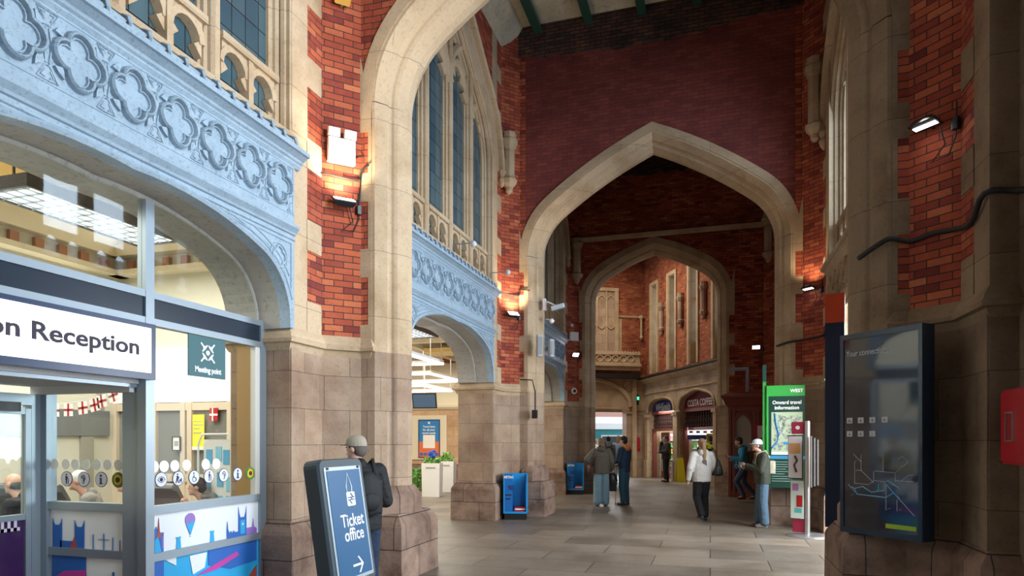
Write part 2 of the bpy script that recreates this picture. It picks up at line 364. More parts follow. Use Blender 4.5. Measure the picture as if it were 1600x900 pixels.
# ---- piers (plan is mirrored for the right side)
PROF = [(0, -.43), (.05, -.43), (.15, -.31), (.155, -.26), (.17, -.235), (.20, -.225), (.23, -.20), (.30, -.06), (.30, .06), (.23, .20), (.20, .225), (.17, .235), (.155, .26), (.15, .31), (.05, .43), (0, .43)]
RINGX = .45      # wall face -> start of the arch mouldings
def pier_plan(back=1.37, depth=.75, mould=True):
    p = [(-depth, -back), (0, -back), (0, -.76), (.32, -.43)]
    if mould: p += [(RINGX + a, y) for a, y in PROF]
    else: p += [(RINGX, -.43), (RINGX, .43)]
    p += [(.32, .43), (0, .76), (0, back), (-depth, back)]
    return p
def pier(idx, X, sgn, yc, label, top=10.9, low='stone_low', up_='stone_plain'):
    """sgn +1: left pier (grows towards +X); -1: right pier"""
    T = lambda pl: [(X + sgn * a, yc + b) for a, b in pl][::sgn]
    root = struct('wall_pier', label, 'pier')
    MB().prism(T(pier_plan(1.05, mould=False)), 2.66, top).build('brick_core', M['brick'], root)
    m = MB()
    for b0, b1 in ((-1.37, -1.05), (1.05, 1.37)):
        m.prism(T([(-.75, b0), (0, b0), (0, b1), (-.75, b1)]), 2.80, top)
    # long and short quoins turning on to the brick
    z = 2.86; k = 0
    while z < 9.5:
        h = .34 if k % 2 == 0 else .54
        if k % 2 == 0:
            for b0, b1 in ((-1.06, -.78), (.78, 1.06)):
                m.prism(T([(-.1, b0), (.008, b0), (.008, b1), (-.1, b1)]), z, z + h)
        z += h + (.0 if k % 2 else .03); k += 1
    m.build('jamb', M[up_], root)
    MB().prism(T(pier_plan()), .0, 2.70).build('lower_shaft', M[low], root)
    # sunk panel edges on the lower face
    m = MB()
    m.prism(T([(-.02, -.74), (.018, -.74), (.30, -.445), (.27, -.41)]), .95, 2.45)
    m.prism(T([(-.02, -1.36), (.015, -1.36), (.015, -1.22), (-.02, -1.22)]), .75, 2.66)
    m.build('panel', M[low], root)
    # impost moulding
    m = MB()
    base = pier_plan(1.37, .78, mould=False); base = [q if q[0] < .40 else (RINGX - .01, q[1]) for q in base]
    rings = []
    for d, z in ((.0, 2.62), (.02, 2.66), (.03, 2.69), (.075, 2.70), (.085, 2.735), (.06, 2.76), (.055, 2.79), (.03, 2.83), (.0, 2.87)):
        rings.append([(x, y, z) for x, y in T(offpoly(base, d))])
    m.loft(rings, caps=True); m.build('impost_moulding', M[up_], root)
    # plinths
    m = MB(); a = pier_plan(1.37, .78, mould=False); a = [(x if x < .40 else .80, y) for x, y in a]
    a = [q for q in a]
    rings = [[(x, y, z) for x, y in T(offpoly(a, d))] for d, z in ((.10, 0), (.095, .64), (.08, .68), (.01, .78))]
    m.loft(rings, caps=True)
    aa = [(.40, -.45), (.60, -.45), (.80, -.16), (.80, .16), (.60, .45), (.40, .45)]
    m.loft([[(x, y, z) for x, y in T(offpoly(aa, d))] for d, z in ((.03, .7), (.03, .98), (-.05, 1.10))], caps=True)
    m.build('plinth', M['plinth'], root)
    return root
pier(0, XL, 1, piery(0), 'tall left pier of brick and stone beside the glazed reception')
pier(1, XL, 1, piery(1), 'left pier of brick and stone behind the nearer blue bin')
pier(2, XL, 1, piery(2), 'left pier of brick and stone behind the farther blue bin', top=10.6)
pier(0, XR, -1, piery(0), 'near right pier of brick and stone carrying the dark connections board', low='stone_shaded_low', up_='stone_shaded')
pier(1, XR - .08, -1, piery(1), 'right pier of brick and stone behind the green information board')
for r_ in [o for o in bpy.data.objects if o.name == 'wall_pier' or o.name.startswith('wall_pier.')]: pass

# ---- transverse arch walls
def cross_wall(name, label, yc, xl, xr, inner_l, inner_r, zs, za, r1, ph, ztop, y0=-.42, y1=.42, ring=.15, zbot=2.8, rub=True, one_sided=False, brickm='brick', right='stone_plain'):
    """elevation in x,z; arch moulding swept round it"""
    cx = (inner_l + inner_r) / 2; hw = (inner_r - inner_l) / 2
    root = struct(name, label, 'wall')
    ain = [(cx + x, z) for x, z in arch4(hw, zs, za, r1, ph)]
    aout = [(cx + x, z) for x, z in arch4(hw, zs, za, r1, ph, off=.30)]
    poly = [(xl, zs), (xl, ztop), (xr, ztop), (xr, zs)] + aout[::-1]
    MB(Matrix.Translation((0, yc, 0))).slab(poly, y0, y1).build('brickwork', M[brickm], root)
    # moulded arch
    m = MB(Matrix.Translation((0, yc, 0)))
    prof = [(.30 - a, y) for a, y in PROF]
    pth = [(cx + x, z) for x, z in arch4(hw, zs, za, r1, ph, n1=10, n2=14)]; md = len(pth) // 2
    m.sweep2(pth, prof)
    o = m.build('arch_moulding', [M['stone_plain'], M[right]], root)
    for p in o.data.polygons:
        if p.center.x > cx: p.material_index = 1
    # flat voussoir ring, proud of the brick
    m = MB(Matrix.Translation((0, yc, 0)))
    pr = [(.29, -.44), (.29 + ring + .0, -.44), (.29 + ring, -.40), (.29, -.40)]
    m.sweep2([(cx + x, z) for x, z in arch4(hw, zs, za, r1, ph, n1=10, n2=14)], pr)
    pr = [(.29, .40), (.29 + ring, .40), (.29 + ring, .44), (.29, .44)]
    m.sweep2([(cx + x, z) for x, z in arch4(hw, zs, za, r1, ph, n1=10, n2=14)], pr)
    # quoins down the jambs (long and short)
    for s_, xi in ((-1, inner_l), (1, inner_r)):
        z = zbot - .12; k = 0
        while z < zs - .25:
            h = .56 if k % 2 else .34
            h = min(h, zs - .1 - z)
            wd = ring + .05 if k % 2 == 0 else ring - .105
            x0, x1 = sorted((xi + s_ * .29, xi + s_ * (.29 + wd)))
            m.box(x0, x1, -.438 if z < zs else -.436, -.40, z, z + h)
            z += h; k += 1
    rg = [(x, z) for x, z in arch4(hw, zs, za, r1, ph, n1=10, n2=14, off=.36) if z < zs + .85 and x > 0]
    for s_ in (-1, 1):
        xo = hw + .29 + ring + .05
        pl = [(cx + s_ * xo, zs - .34), (cx + s_ * xo, zs + .80)] + [(cx + s_ * x, z) for x, z in rg[::-1] if z > zs + .02] + [(cx + s_ * (hw + .29), zs), (cx + s_ * (hw + .29), zs - .34)]
        m.slab(pl, -.439, -.40)
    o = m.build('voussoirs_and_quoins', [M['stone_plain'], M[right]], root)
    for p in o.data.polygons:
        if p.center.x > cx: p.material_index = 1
    # upright moulded jambs between impost and spring
    m = MB()
    for s_, xi in ((1, inner_l), (-1, inner_r)):
        pl = [(xi - s_ * (.30 - a), yc + y) for a, y in PROF]
        m.prism(pl[::s_], zbot - .1, zs)
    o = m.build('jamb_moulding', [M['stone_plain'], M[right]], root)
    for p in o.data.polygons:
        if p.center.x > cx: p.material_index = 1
    return root
W1 = cross_wall('wall_near_arch', 'near transverse wall over the first tall stone arch', piery(0), -4.9, 2.7, -3.55, 1.35, 5.65, 7.75, 1.15, 52, 10.9, right='stone_shaded')  # right half takes the stone copy with shade in its colour
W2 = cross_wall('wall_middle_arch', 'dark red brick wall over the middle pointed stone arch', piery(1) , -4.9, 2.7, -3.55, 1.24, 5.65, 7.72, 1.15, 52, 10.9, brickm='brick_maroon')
W3 = cross_wall('wall_far_arch', 'red brick wall over the farthest and smallest pointed arch', piery(2), -4.9, 2.7, -3.55, .20, 6.0, 7.45, .95, 58, 10.6)
# right pier of the far arch is wider: brick with stone quoins down to the floor
m = MB(); m.box(.47, 2.7, piery(2) - .42, piery(2) + .42, 0, 6.02); m.build('brick_pier', M['brick'], W3)
m = MB()
m.prism([(.50, 20.55), (.20, 20.95), (.20, 21.1), (.5, 21.42)], 0, 2.75); m.build('lower_jamb', M['stone_low'], W3)
m = MB(); m.loft([[(x, y, z) for x, y in offpoly([(.55, 20.5), (.22, 20.9), (.22, 21.1), (.55, 21.45)], d)] for d, z in ((.1, 0), (.1, .6), (.0, .75))], caps=True); m.build('plinth', M['plinth'], W3)
# string course and corbel shafts
m = MB(); m.loft([[(x, 20.38 + a, z) for a, z in ((.05, 7.86), (-.03, 7.90), (-.07, 7.98), (.05, 8.04))] for x in (-4.0, 1.75)], caps=True); m.build('string_course', M['stone_plain'], W3)
def corbel(x, y, z0, z1, r=.15, tilt=False):
    m = MB(); h = z1 - z0
    m.lathe([(.02, 0), (r * .45, .06), (r * .5, .14), (r * .9, .22), (r * 1.05, .30), (r * .72, .36), (r * .72, h - .35), (r * .85, h - .32), (r * 1.1, h - .22), (r * 1.15, h - .16), (r * .9, h - .12), (r * .9, h)], (x, y, z0), 8, R(22.5))
    return m
for (x, y, z0, z1, r, par) in ((-4.02, 20.35, 6.55, 7.98, .19, W3), (1.62, 20.3, 6.75, 8.2, .20, W3), (-4.12, 13.42, 6.9, 8.2, .17, W2), (1.86, 13.35, 7.2, 8.75, .17, W2)):
    corbel(x, y, z0, z1, r).build('corbel_shaft', M['stone_plain'], par)
# sooty upper band under the roof on each cross wall
for par, y in ((W2, piery(1) - .43), (W3, piery(2) - .43)):
    m = MB(); 
    rnd = random.Random(3); pts = [(-4.4, 11.1)] ; x = -4.4
    low = []
    while x < 2.2: low.append((x, 9.92 + rnd.uniform(-.05, .05) + .10 * math.sin(x))); x += .17
    m.slab([(-4.4, 11.0)] + low + [(2.2, 11.0)], y - .03, y + .02); m.build('sooty_brick_band', M['sooty'], par)

# ---- window with tracery, local frame (x along wall, y into wall)
def window_parts(root, glassm):
    hw, zs, za, r1, ph, sill = 2.04, 7.3, 9.45, 1.25, 55, 4.98
    path = [(-hw, sill)] + arch4(hw, zs, za, r1, ph, n1=8, n2=12) + [(hw, sill)]
    m = MB()
    m.sweep2(path, [(.30, -.01), (0.02, -.01), (0, .02), (.0, .04), (-.035, .05), (-.045, .09), (-.03, .11), (-.08, .13), (-.085, .16), (-.125, .18), (-.125, .34), (.30, .34)])
    m.build('moulded_surround', M['stone_plain'], root)
    m = MB(); hood = arch4(hw, zs, za, r1, ph, n1=8, n2=12, off=.42)
    m.sweep2(hood, [(.0, .0), (-.0, -.10), (.05, -.13), (.10, -.08), (.10, .0)])
    for s_ in (-1, 1): m.lathe([(.02, -.28), (.07, -.2), (.09, -.12), (.06, -.05), (.1, .02), (.1, .06)], (s_ * (hw + .47), -.05, zs), 8)
    m.build('hood_mould', M['stone_plain'], root)
    def topz(x): 
        pts = arch4(hw, zs, za, r1, ph); 
        for a, b in zip(pts, pts[1:]):
            if a[0] <= x <= b[0] and b[0] > a[0]: return a[1] + (b[1] - a[1]) * (x - a[0]) / (b[0] - a[0])
        return zs
    for x in (-1.03, 0, 1.03):
        m = MB(); pl = [(-.115, .30), (-.115, .19), (-.095, .175), (-.09, .14), (-.06, .125), (-.055, .09), (-.03, .06), (.03, .06), (.055, .09), (.06, .125), (.09, .14), (.095, .175), (.115, .19), (.115, .30)]
        m.prism([(x + a, b) for a, b in pl], sill, topz(x)); m.build('mullion', M['stone_plain'], root)
    m = MB()
    lp = [(-.045, .28), (-.045, .16), (.0, .12), (.07, .12), (.11, .16), (.11, .28)]
    heads = ((-1.545, 7.75), (-.515, 8.05), (.515, 8.05), (1.545, 7.75))
    for cx, z in heads:
        m.sweep2([(cx + x, zz) for x, zz in arch2(.40, z, .52, 7)], lp)
        for s_ in (-1, 1):                      # cusps
            m.slab([(cx + s_ * .42, z - .02), (cx + s_ * .40, z + .26), (cx + s_ * .20, z + .10)], .15, .25)
            m.slab([(cx + s_ * .34, z + .22), (cx + s_ * .16, z + .46), (cx + s_ * .10, z + .26)], .16, .25)
    for cx in (-1.03, 1.03):
        m.sweep2([(cx + x, zz) for x, zz in arch2(.98, 7.95, 1.08, 9)], [(-.05, .38), (-.05, .14), (.0, .09), (.06, .09), (.11, .14), (.11, .38)])
        ring = [(cx + .21 * math.cos(t * PI / 8), 8.62 + .21 * math.sin(t * PI / 8)) for t in range(16)][::-1]
        m.sweep2(ring, [(-.03, .36), (-.03, .2), (.03, .16), (.06, .2), (.06, .36)], closed=True)
    ring = [(.27 * math.cos(t * PI / 9), 9.02 + .27 * math.sin(t * PI / 9)) for t in range(18)][::-1]
    m.sweep2(ring, [(-.04, .36), (-.04, .2), (.02, .14), (.07, .2), (.07, .36)], closed=True)
    m.build('tracery', M['stone_plain'], root)
    # low panel of little cusped lights
    for cx, _ in heads:
        m = MB(); m.box(cx - .42, cx + .42, .08, .21, 5.44, 5.51); m.box(cx - .035, cx + .035, .1, .21, sill, 5.44)
        for q in (-.21, .21):
            m.sweep2([(cx + q + x, zz) for x, zz in arch2(.165, 5.24, .17, 5)], [(-.015, .21), (-.01, .12), (.05, .11), (.05, .21)])
            for s_ in (-1, 1):
                m.slab([(cx + q + s_ * .18, 5.12), (cx + q + s_ * .18, 5.28), (cx + q + s_ * .09, 5.21)], .13, .21)
                m.slab([(cx + q + s_ * .18, 5.30), (cx + q + s_ * .18, 5.46), (cx + q + s_ * .03, 5.46)], .12, .21)
        m.build('panel_tracery', M['stone_plain'], root)
    m = MB(); pts = arch4(hw, zs, za, r1, ph); m.slab([(-hw, sill)] + pts + [(hw, sill)], .215, .23); m.build('leaded_glass', glassm, root)
def wall_above(root, ztop=10.9):
    hw, zs, za, r1, ph = 2.04, 7.3, 9.45, 1.25, 55
    out = arch4(hw, zs, za, r1, ph, off=.28)
    m = MB(); m.slab([(-2.36, zs - .05), (-2.36, ztop), (2.36, ztop), (2.36, zs - .05)] + out[::-1], .0, .7)
    m.build('brick_spandrel', M['brick'], root)
    m = MB(); m.sweep2(arch4(hw, zs, za, r1, ph, n1=8, n2=12), [(.27, -.012), (.43, -.012), (.43, .05), (.27, .05)])
    m.box(-2.36, 2.36, .04, .7, 4.58, 4.98); m.loft([[(x, a, z) for a, z in ((.0, 4.9), (-.02, 4.94), (.15, 5.02), (.5, 5.02), (.5, 4.9))] for x in (-2.1, 2.1)], caps=True)
    m.build('window_apron', M['stone_plain'], root)
QF = []
def quatre(cx, cz, d, r, n=7, rot=45):
    pts = []
    for q in range(4):
        a0 = R(rot + 90 * q); c = (cx + d * math.cos(a0), cz + d * math.sin(a0))
        sep = d * math.sin(PI / 4); half = R(135) - math.acos(min(1, sep / r))
        for k in range(n): 
            a = a0 - half + 2 * half * k / (n - 1); pts.append((c[0] + r * math.cos(a), c[1] + r * math.sin(a)))
    return pts
def screen_parts(root, face='blue', soffit='beige'):
    """painted screen over the opening: arch, spandrels, quatrefoil frieze, cornice and cresting"""
    A = dict(hw=1.97, zs=2.92, za=3.74, r1=.66, phi=70)
    ar = arch4(A['hw'], A['zs'], A['za'], A['r1'], A['phi'], n1=9, n2=10)
    H = 2.07
    def notch(ar): return [(-H, 2.84), (-H, 4.6), (H, 4.6), (H, 2.84)] + [(ar[-1][0], 2.84)] + ar[::-1] + [(ar[0][0], 2.84)]
    MB().slab(notch(ar), -.03, .08).build('screen_face', M[face], root)
    ar2 = arch4(1.92, 2.92, 3.69, .63, 70, n1=9, n2=10)
    m = MB(); m.slab(notch(ar), .08, .34); m.slab(notch(ar2), .34, .72); m.build('arch_soffit', M[soffit], root)
    m = MB()
    p2 = [(ar[0][0], 2.84)] + ar + [(ar[-1][0], 2.84)]
    m.sweep2(p2, [(0, -.02), (-.004, -.055), (.02, -.07), (.045, -.055), (.05, -.02)])
    lo = dict(hw=A['hw'], zs=A['zs'], za=A['za'], r1=A['r1'], phi=A['phi'], n1=9, n2=10)
    def clip(pts): return [(max(-2.03, min(2.03, x)), min(z, 3.76)) for x, z in pts]
    for off in (.085, .15):
        a_ = arch4(A['hw'], A['zs'], A['za'], A['r1'], A['phi'], n1=9, n2=10, off=off)
        run = [p for p in a_ if abs(p[0]) < 2.03 and p[1] < 3.77]
        for half in ([p for p in run if p[0] < 0], [p for p in run if p[0] > 0]):
            if len(half) > 1: m.sweep2(half, [(0, -.025), (.003, -.04), (.014, -.045), (.022, -.03)])
    # spandrel quatrefoils and frames
    for s_ in (-1, 1):
        q = quatre(s_ * 1.80, 3.55, .050, .055, 7, 0)
        m.sweep2(q[::-1], [(-.012, -.02), (-.006, -.05), (.008, -.05), (.016, -.02)], closed=True)
        cc = [(s_ * 1.80 + .135 * math.cos(t * PI / 10), 3.55 + .135 * math.sin(t * PI / 10)) for t in range(20)][::-1]
        m.sweep2(cc, [(-.008, -.02), (-.003, -.042), (.006, -.042), (.012, -.02)], closed=True)
        tri = [(s_ * 2.0, 3.72), (s_ * 2.0, 3.30), (s_ * 1.985, 3.30), (s_ * 1.66, 3.70)]
        m.tube([(x, -.035, z) for x, z in [(s_ * 2.01, 3.74), (s_ * 2.01, 3.22), (s_ * 1.90, 3.42)]], .008, 5)
        m.tube([(x, -.035, z) for x, z in [(s_ * 2.01, 3.74), (s_ * .9, 3.76), (s_ * 1.45, 3.68), (s_ * 1.64, 3.62)]], .008, 5)
    # string under the frieze
    for prof in ([(-.02, 3.77), (-.045, 3.785), (-.045, 3.80), (-.02, 3.81)], [(-.02, 3.83), (-.05, 3.84), (-.06, 3.86), (-.10, 3.90), (-.105, 3.925), (-.06, 3.945), (-.02, 3.95)],
                 [(-.02, 4.045), (-.036, 4.05), (-.036, 4.058), (-.02, 4.063)], [(-.02, 4.545), (-.036, 4.55), (-.036, 4.558), (-.02, 4.563)]):
        m.loft([[(x, a, z) for a, z in prof] for x in (-H, H)], caps=True)
    for x in (-2.04, 2.035): m.box(x, x + .006, -.037, -.02, 4.05, 4.56)
    for i in range(9):
        cx = (i - 4) * .449; cz = 4.305
        m.sweep2(quatre(cx, cz, .098, .098, 9, 0)[::-1], [(-.020, -.02), (-.010, -.080), (.002, -.088), (.012, -.07), (.018, -.02)], closed=True)
        m.sweep2(quatre(cx, cz, .092, .070, 9, 0)[::-1], [(-.008, -.02), (-.003, -.052), (.004, -.052), (.009, -.02)], closed=True)
        for s_ in (-1, 1):
            for v in (-1, 1):                 # leaf points and little triangles in the corners
                m.slab([(cx + s_ * .135, cz + v * .105), (cx + s_ * .19, cz + v * .12), (cx + s_ * .165, cz + v * .15), (cx + s_ * .12, cz + v * .18), (cx + s_ * .125, cz + v * .13)], -.06, -.02)
                m.tube([(cx + s_ * .222, -.035, cz + v * .235), (cx + s_ * .150, -.035, cz + v * .232), (cx + s_ * .205, -.035, cz + v * .135), (cx + s_ * .222, -.035, cz + v * .135)], .0065, 5)
                m.tube([(cx + s_ * .208, -.035, cz + v * .215), (cx + s_ * .178, -.035, cz + v * .212), (cx + s_ * .203, -.035, cz + v * .165)], .006, 5)
        if i < 8:
            xx = cx + .2245
            for s_ in (-1, 1): m.tube([(xx + s_ * .012, -.035, cz + .12), (xx + s_ * .028, -.04, cz + .0), (xx + s_ * .012, -.035, cz - .12)], .007, 5)
    m.build('carved_relief', M[face], root)
    m = MB()
    m.loft([[(x, a, z) for a, z in ((.05, 4.56), (-.03, 4.57), (-.055, 4.60), (-.055, 4.615), (-.075, 4.63), (-.085, 4.65), (-.14, 4.685), (-.165, 4.69), (-.17, 4.73), (-.15, 4.745), (.05, 4.82), (.3, 4.84), (.3, 4.56))] for x in (-2.16, 2.16)], caps=True)
    m.build('cornice', M[face], root)
    m = MB(); x = -2.05
    while x < 2.1:
        m.tube([(x - .075, -.03, 4.835), (x + .075, -.03, 4.835)], .026, 6); m.tube([(x - .07, .03, 4.875), (x + .07, .03, 4.875)], .02, 6)
        m.tube([(x + .095, -.085, 4.80), (x + .095, -.07, 4.86), (x + .095, .0, 4.90)], [.014, .022, .014], 5); m.ball((x + .095, -.085, 4.80), .022, n=6, m=4)
        x += .19
    m.build('cresting', M[face], root)
def bay_upper(name, label, x, yc, rz, glassm):
    w_ = struct(name, label, 'window', (x, yc, 0), rz); window_parts(w_, glassm); return w_
win1 = bay_upper('window_1', 'tall traceried leaded window above the reception', XL, bayy(0), PI / 2, M['leaded'])
def dup(o, label, name=None, **kw):
    c = copy_tree(o); c['label'] = label
    for k, v in kw.items(): setattr(c, k, v)
    if name: c.name = name
    return c
win2 = dup(win1, 'tall traceried leaded window above the ticket hall arch', 'window_2', location=(XL, bayy(1), 0))
win3 = dup(win1, 'farthest traceried window on the left wall', 'window_3', location=(XL, bayy(2), 0))
win4 = dup(win1, 'traceried window high on the right wall letting in daylight', 'window_4', location=(XR - .04, bayy(1), 0))
win4.rotation_euler = (0, 0, -PI / 2)
for c in children(win4):
    if c.name.startswith('leaded_glass'):
        c.data = c.data.copy(); c.data.materials.clear(); c.data.materials.append(M['skyglass'])
wl = struct('wall_left', 'left wall of the concourse above its three arched openings', 'wall', (XL, bayy(0), 0), PI / 2); wall_above(wl)
for k in (1, 2):
    for c in list(children(wl)):
        if c.location.x == 0:
            d = c.copy(); col.objects.link(d); d.location.x = 6.8 * k
# (local x of wl runs along +Y)
wr = struct('wall_right', 'right wall of the concourse above its openings', 'wall', (XR - .04, bayy(1), 0), -PI / 2); wall_above(wr)
m = MB(); m.box(-2.36, 2.36, 0, .7, 3.9, 4.6); m.build('stone_band', M['stone_plain'], wr)
s1 = struct('trim_1', 'pale blue painted screen with quatrefoil frieze over the reception', 'screen', (XL, bayy(0), 0), PI / 2); screen_parts(s1)
s2 = dup(s1, 'pale blue painted screen with quatrefoil frieze over the ticket hall arch', 'trim_2', location=(XL, bayy(1), 0))
s3 = dup(s1, 'farthest pale blue painted screen on the left wall', 'trim_3', location=(XL, bayy(2), 0))
s4 = struct('trim_4', 'stone arched screen over the right hand entrance', 'screen', (XR - .04, bayy(1), 0), -PI / 2); screen_parts(s4, 'stone_plain', 'stone_plain')
# ---- right wall, near bay: stone reveal, then the open doorway outside the frame
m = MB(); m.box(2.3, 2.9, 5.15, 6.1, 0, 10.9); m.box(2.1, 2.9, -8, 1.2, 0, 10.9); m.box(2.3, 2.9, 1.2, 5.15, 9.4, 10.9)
m.build('near_bay_stonework', M['stone_shaded_low'], wr); children(wr)[-1].matrix_parent_inverse = Matrix(); 
for c in children(wr):
    if c.name.startswith('near_bay'): c.matrix_parent_inverse = (Matrix.Translation(wr.location) @ Matrix.Rotation(-PI / 2, 4, 'Z')).inverted()
# right wall, far bay
m = MB(); m.box(1.80, 2.6, 14.9, 20.6, 0, 10.9); m.prism([(1.48, 20.4), (1.82, 20.05), (2.2, 20.05), (2.2, 20.6)], 0, 10.6)
m.build('far_bay_brickwork', M['brick'], wr)
for c in children(wr):
    if c.name.startswith('far_bay'): c.matrix_parent_inverse = (Matrix.Translation(wr.location) @ Matrix.Rotation(-PI / 2, 4, 'Z')).inverted()
# left wall before the first bay
m = MB(); m.box(-5.05, -4.3, -8, .6, 0, 10.9); m.build('wall_left_near', M['stone'], None); tag(bpy.data.objects['wall_left_near'], kind='structure')
pier(-1, XL, 1, piery(-1), 'left pier beside the camera')
# ---- roof
root = struct('ceiling', 'stained cream plaster ceiling crossed by green beams', 'ceiling')
m = MB(); m.box(-5.1, 3.0, -8, 21.4, 10.62, 10.8)
m.loft([[(x, y, z) for x, z in ((-4.4, 10.0), (-4.15, 10.25), (-3.9, 10.62), (-4.4, 10.62))] for y in (-8, 21)], caps=True)
m.build('plaster', M['plaster'], root)
for i, x in enumerate((-3.55, -2.45, -1.35, -.25, .85)):
    m = MB(); m.box(x - .05, x + .05, -8, 20.6, 10.44, 10.63); m.box(x - .09, x + .09, -8, 20.6, 10.42, 10.45); m.build('beam', M['green_beam'], root)

# ================================================================== OCTAGON HALL beyond the far arch (turned 27.8 degrees)
OA = R(27.8); OC = Vector((-2.87, 30.4))
d1 = Vector((-math.sin(OA), math.cos(OA))); v1 = Vector((math.cos(OA), math.sin(OA)))   # away along the shop wall, to the right
# far wall: local x along v1 (0 at the corner, negative to the left), local y = d1
ow = struct('wall_far', 'far wall of the inner hall with balcony and doorway to the platform', 'wall', (OC.x, OC.y, 0), OA)
H0, H1 = -7.0, .6
m = MB(); m.box(H0, -2.9, 0, .5, 0, 10.2); m.box(-.88, H1, 0, .5, 0, 3.0); m.build('stone_wall', M['stone_low'], ow)
m = MB(); m.slab([(-2.9, 2.92), (-2.9, 4.6), (H1, 4.6), (H1, 2.95), (-1.03, 2.92)], 0.0, .5); m.build('stone_lintel', M['stone_plain'], ow)
m = MB(); m.box(-2.9, H1, 0, .8, 4.6, 10.2); m.build('brickwork', M['brick_orange'], ow)
m = MB()   # segmental arch and roundel over the doorway
arc = [(-2.75 + 1.75 * math.sin(t * PI / 2 / 12) * 1.12, 3.15 + 1.15 * math.cos(t * PI / 2 / 12)) for t in range(13)]
m.sweep2(arc, [(0, .02), (0, -.10), (.06, -.13), (.16, -.13), (.22, -.06), (.22, .02)])
for rr in (.24, .13):
    cc = [(-.88 + rr * math.cos(t * PI / 9), 4.14 + rr * math.sin(t * PI / 9)) for t in range(18)][::-1]
    m.sweep2(cc, [(-.02, 0), (-.01, -.08), (.02, -.08), (.03, 0)], closed=True)
m.box(-.62, -.42, -.12, .02, 0, 4.4); m.box(-1.06, -.62, -.04, .02, 2.85, 2.95)
m.build('arch_moulding', M['stone_plain'], ow)
m = MB(); m.loft([[(x, a, z) for a, z in ((.02, 3.0), (-.08, 3.03), (-.1, 3.08), (.02, 3.12))] for x in (-3, -1.1)], caps=True)
m.box(-3.2, -.35, -.5, .02, 4.95, 5.06); m.box(-3.2, -.35, -.38, .02, 4.78, 4.95); m.build('balcony_floor', M['stone_plain'], ow)
m = MB(); m.box(-3.2, -.4, -.46, -.38, 5.06, 5.12); m.box(-3.2, -.4, -.48, -.36, 5.45, 5.56); m.box(-3.2, -.4, -.40, -.36, 5.1, 5.45)
x = -3.0
while x < -.6:
    cc = [(x + .14 * math.cos(t * PI / 7), 5.28 + .14 * math.sin(t * PI / 7)) for t in range(14)][::-1]
    m.sweep2(cc, [(-.02, -.40), (-.01, -.47), (.02, -.47), (.03, -.40)], closed=True); x += .36
x = -3.1
while x < -.4: m.slab([(x, 5.56), (x + .05, 5.63), (x + .10, 5.56)], -.47, -.37); x += .13
m.build('balcony_parapet', M['stone_plain'], ow)
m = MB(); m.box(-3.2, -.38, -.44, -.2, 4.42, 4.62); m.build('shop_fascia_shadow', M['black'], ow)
m = MB()   # blind traceried panel
m.box(-2.9, -1.42, -.03, .02, 5.6, 8.35); m.build('panel_back', M['stone_low'], ow)
m = MB(); m.box(-1.45, -1.28, -.10, .02, 5.6, 8.5); m.box(-3.0, -1.28, -.12, .02, 8.35, 8.5); m.box(-1.30, -1.10, -.02, .02, 5.6, 7.15)
for x in (-2.75, -2.3, -1.85): m.box(x - .03, x + .03, -.1, .02, 5.6, 8.35)
for x in (-2.52, -2.07, -1.63):
    m.sweep2([(x + a, z) for a, z in arch2(.20, 7.85, .28, 6)], [(0, 0), (0, -.09), (.04, -.09), (.04, 0)])
    m.sweep2([(x + a, 6.98 - z) for a, z in arch2(.20, 0, .30, 6)][::-1], [(0, 0), (0, -.08), (.04, -.08), (.04, 0)])
m.build('blind_tracery', M['stone_plain'], ow)
m = MB(); m.loft([[(x, a, z) for a, z in ((.02, 7.16), (-.06, 7.2), (-.08, 7.27), (.02, 7.3))] for x in (-1.3, .2)], caps=True)
m.lathe([(.02, 0), (.09, .1), (.05, .2), (.05, .9), (.1, 1.0), (.1, 1.1)], (-.2, -.1, 6.2), 8); m.build('string_course', M['stone_plain'], ow)
# shop wall: local x runs TOWARDS the camera from the corner, local y = into wall (v1)
sw = struct('wall_shops', 'slanting right wall of the inner hall with shop arches and four lancet windows', 'wall', (OC.x, OC.y, 0), OA - PI / 2)
L = 8.2
def shop_notches():
    return [(0.62, 1.0), (3.9, 1.32)]
# lower stone front with two tudor arches; arches centred 1.75 (small) and 5.1 (large)
aw = [(1.78, 1.30, 2.88, 3.40), (5.05, 1.42, 2.88, 3.55)]
poly = [(0, 0), (0, 4.35), (L, 4.35), (L, 0)]
seq = []
for cx, hw, zs, za in reversed(aw):
    ar = [(cx + x, z) for x, z in arch4(hw, zs, za, hw * .34, 74)]
    seq += [(ar[-1][0], 0)] + ar[::-1] + [(ar[0][0], 0)]
m = MB(); m.slab(poly + seq, 0, .55); m.build('stone_shop_front', M['stone'], sw)
m = MB()
for cx, hw, zs, za in aw:
    m.sweep2([(cx + x, z) for x, z in arch4(hw, zs, za, hw * .34, 74)], [(0, .02), (0, -.05), (.05, -.08), (.10, -.05), (.10, .02)])
for xx in (.42, 3.32, 3.45, 6.62):
    m.loft([[(xx + a, -.02 - .04 * 0, 0)] for a in (0,)] * 0 or [[(xx - .12, -.1, z), (xx + .12, -.1, z), (xx + .12, .02, z), (xx - .12, .02, z)] for z in (.8, 2.66)], caps=True)
    m.box(xx - .17, xx + .17, -.15, .02, 0, .8); m.box(xx - .17, xx + .17, -.15, .02, 2.66, 2.80)
m.loft([[(x, a, z) for a, z in ((.02, 4.16), (-.10, 4.22), (-.26, 4.33), (-.28, 4.40), (.02, 4.47))] for x in (0, L)], caps=True)
m.loft([[(x, a, z) for a, z in ((.02, 3.70), (-.05, 3.72), (-.05, 3.76), (.02, 3.78))] for x in (0, L)], caps=True)
m.build('cornice_and_pilasters', M['stone_plain'], sw)
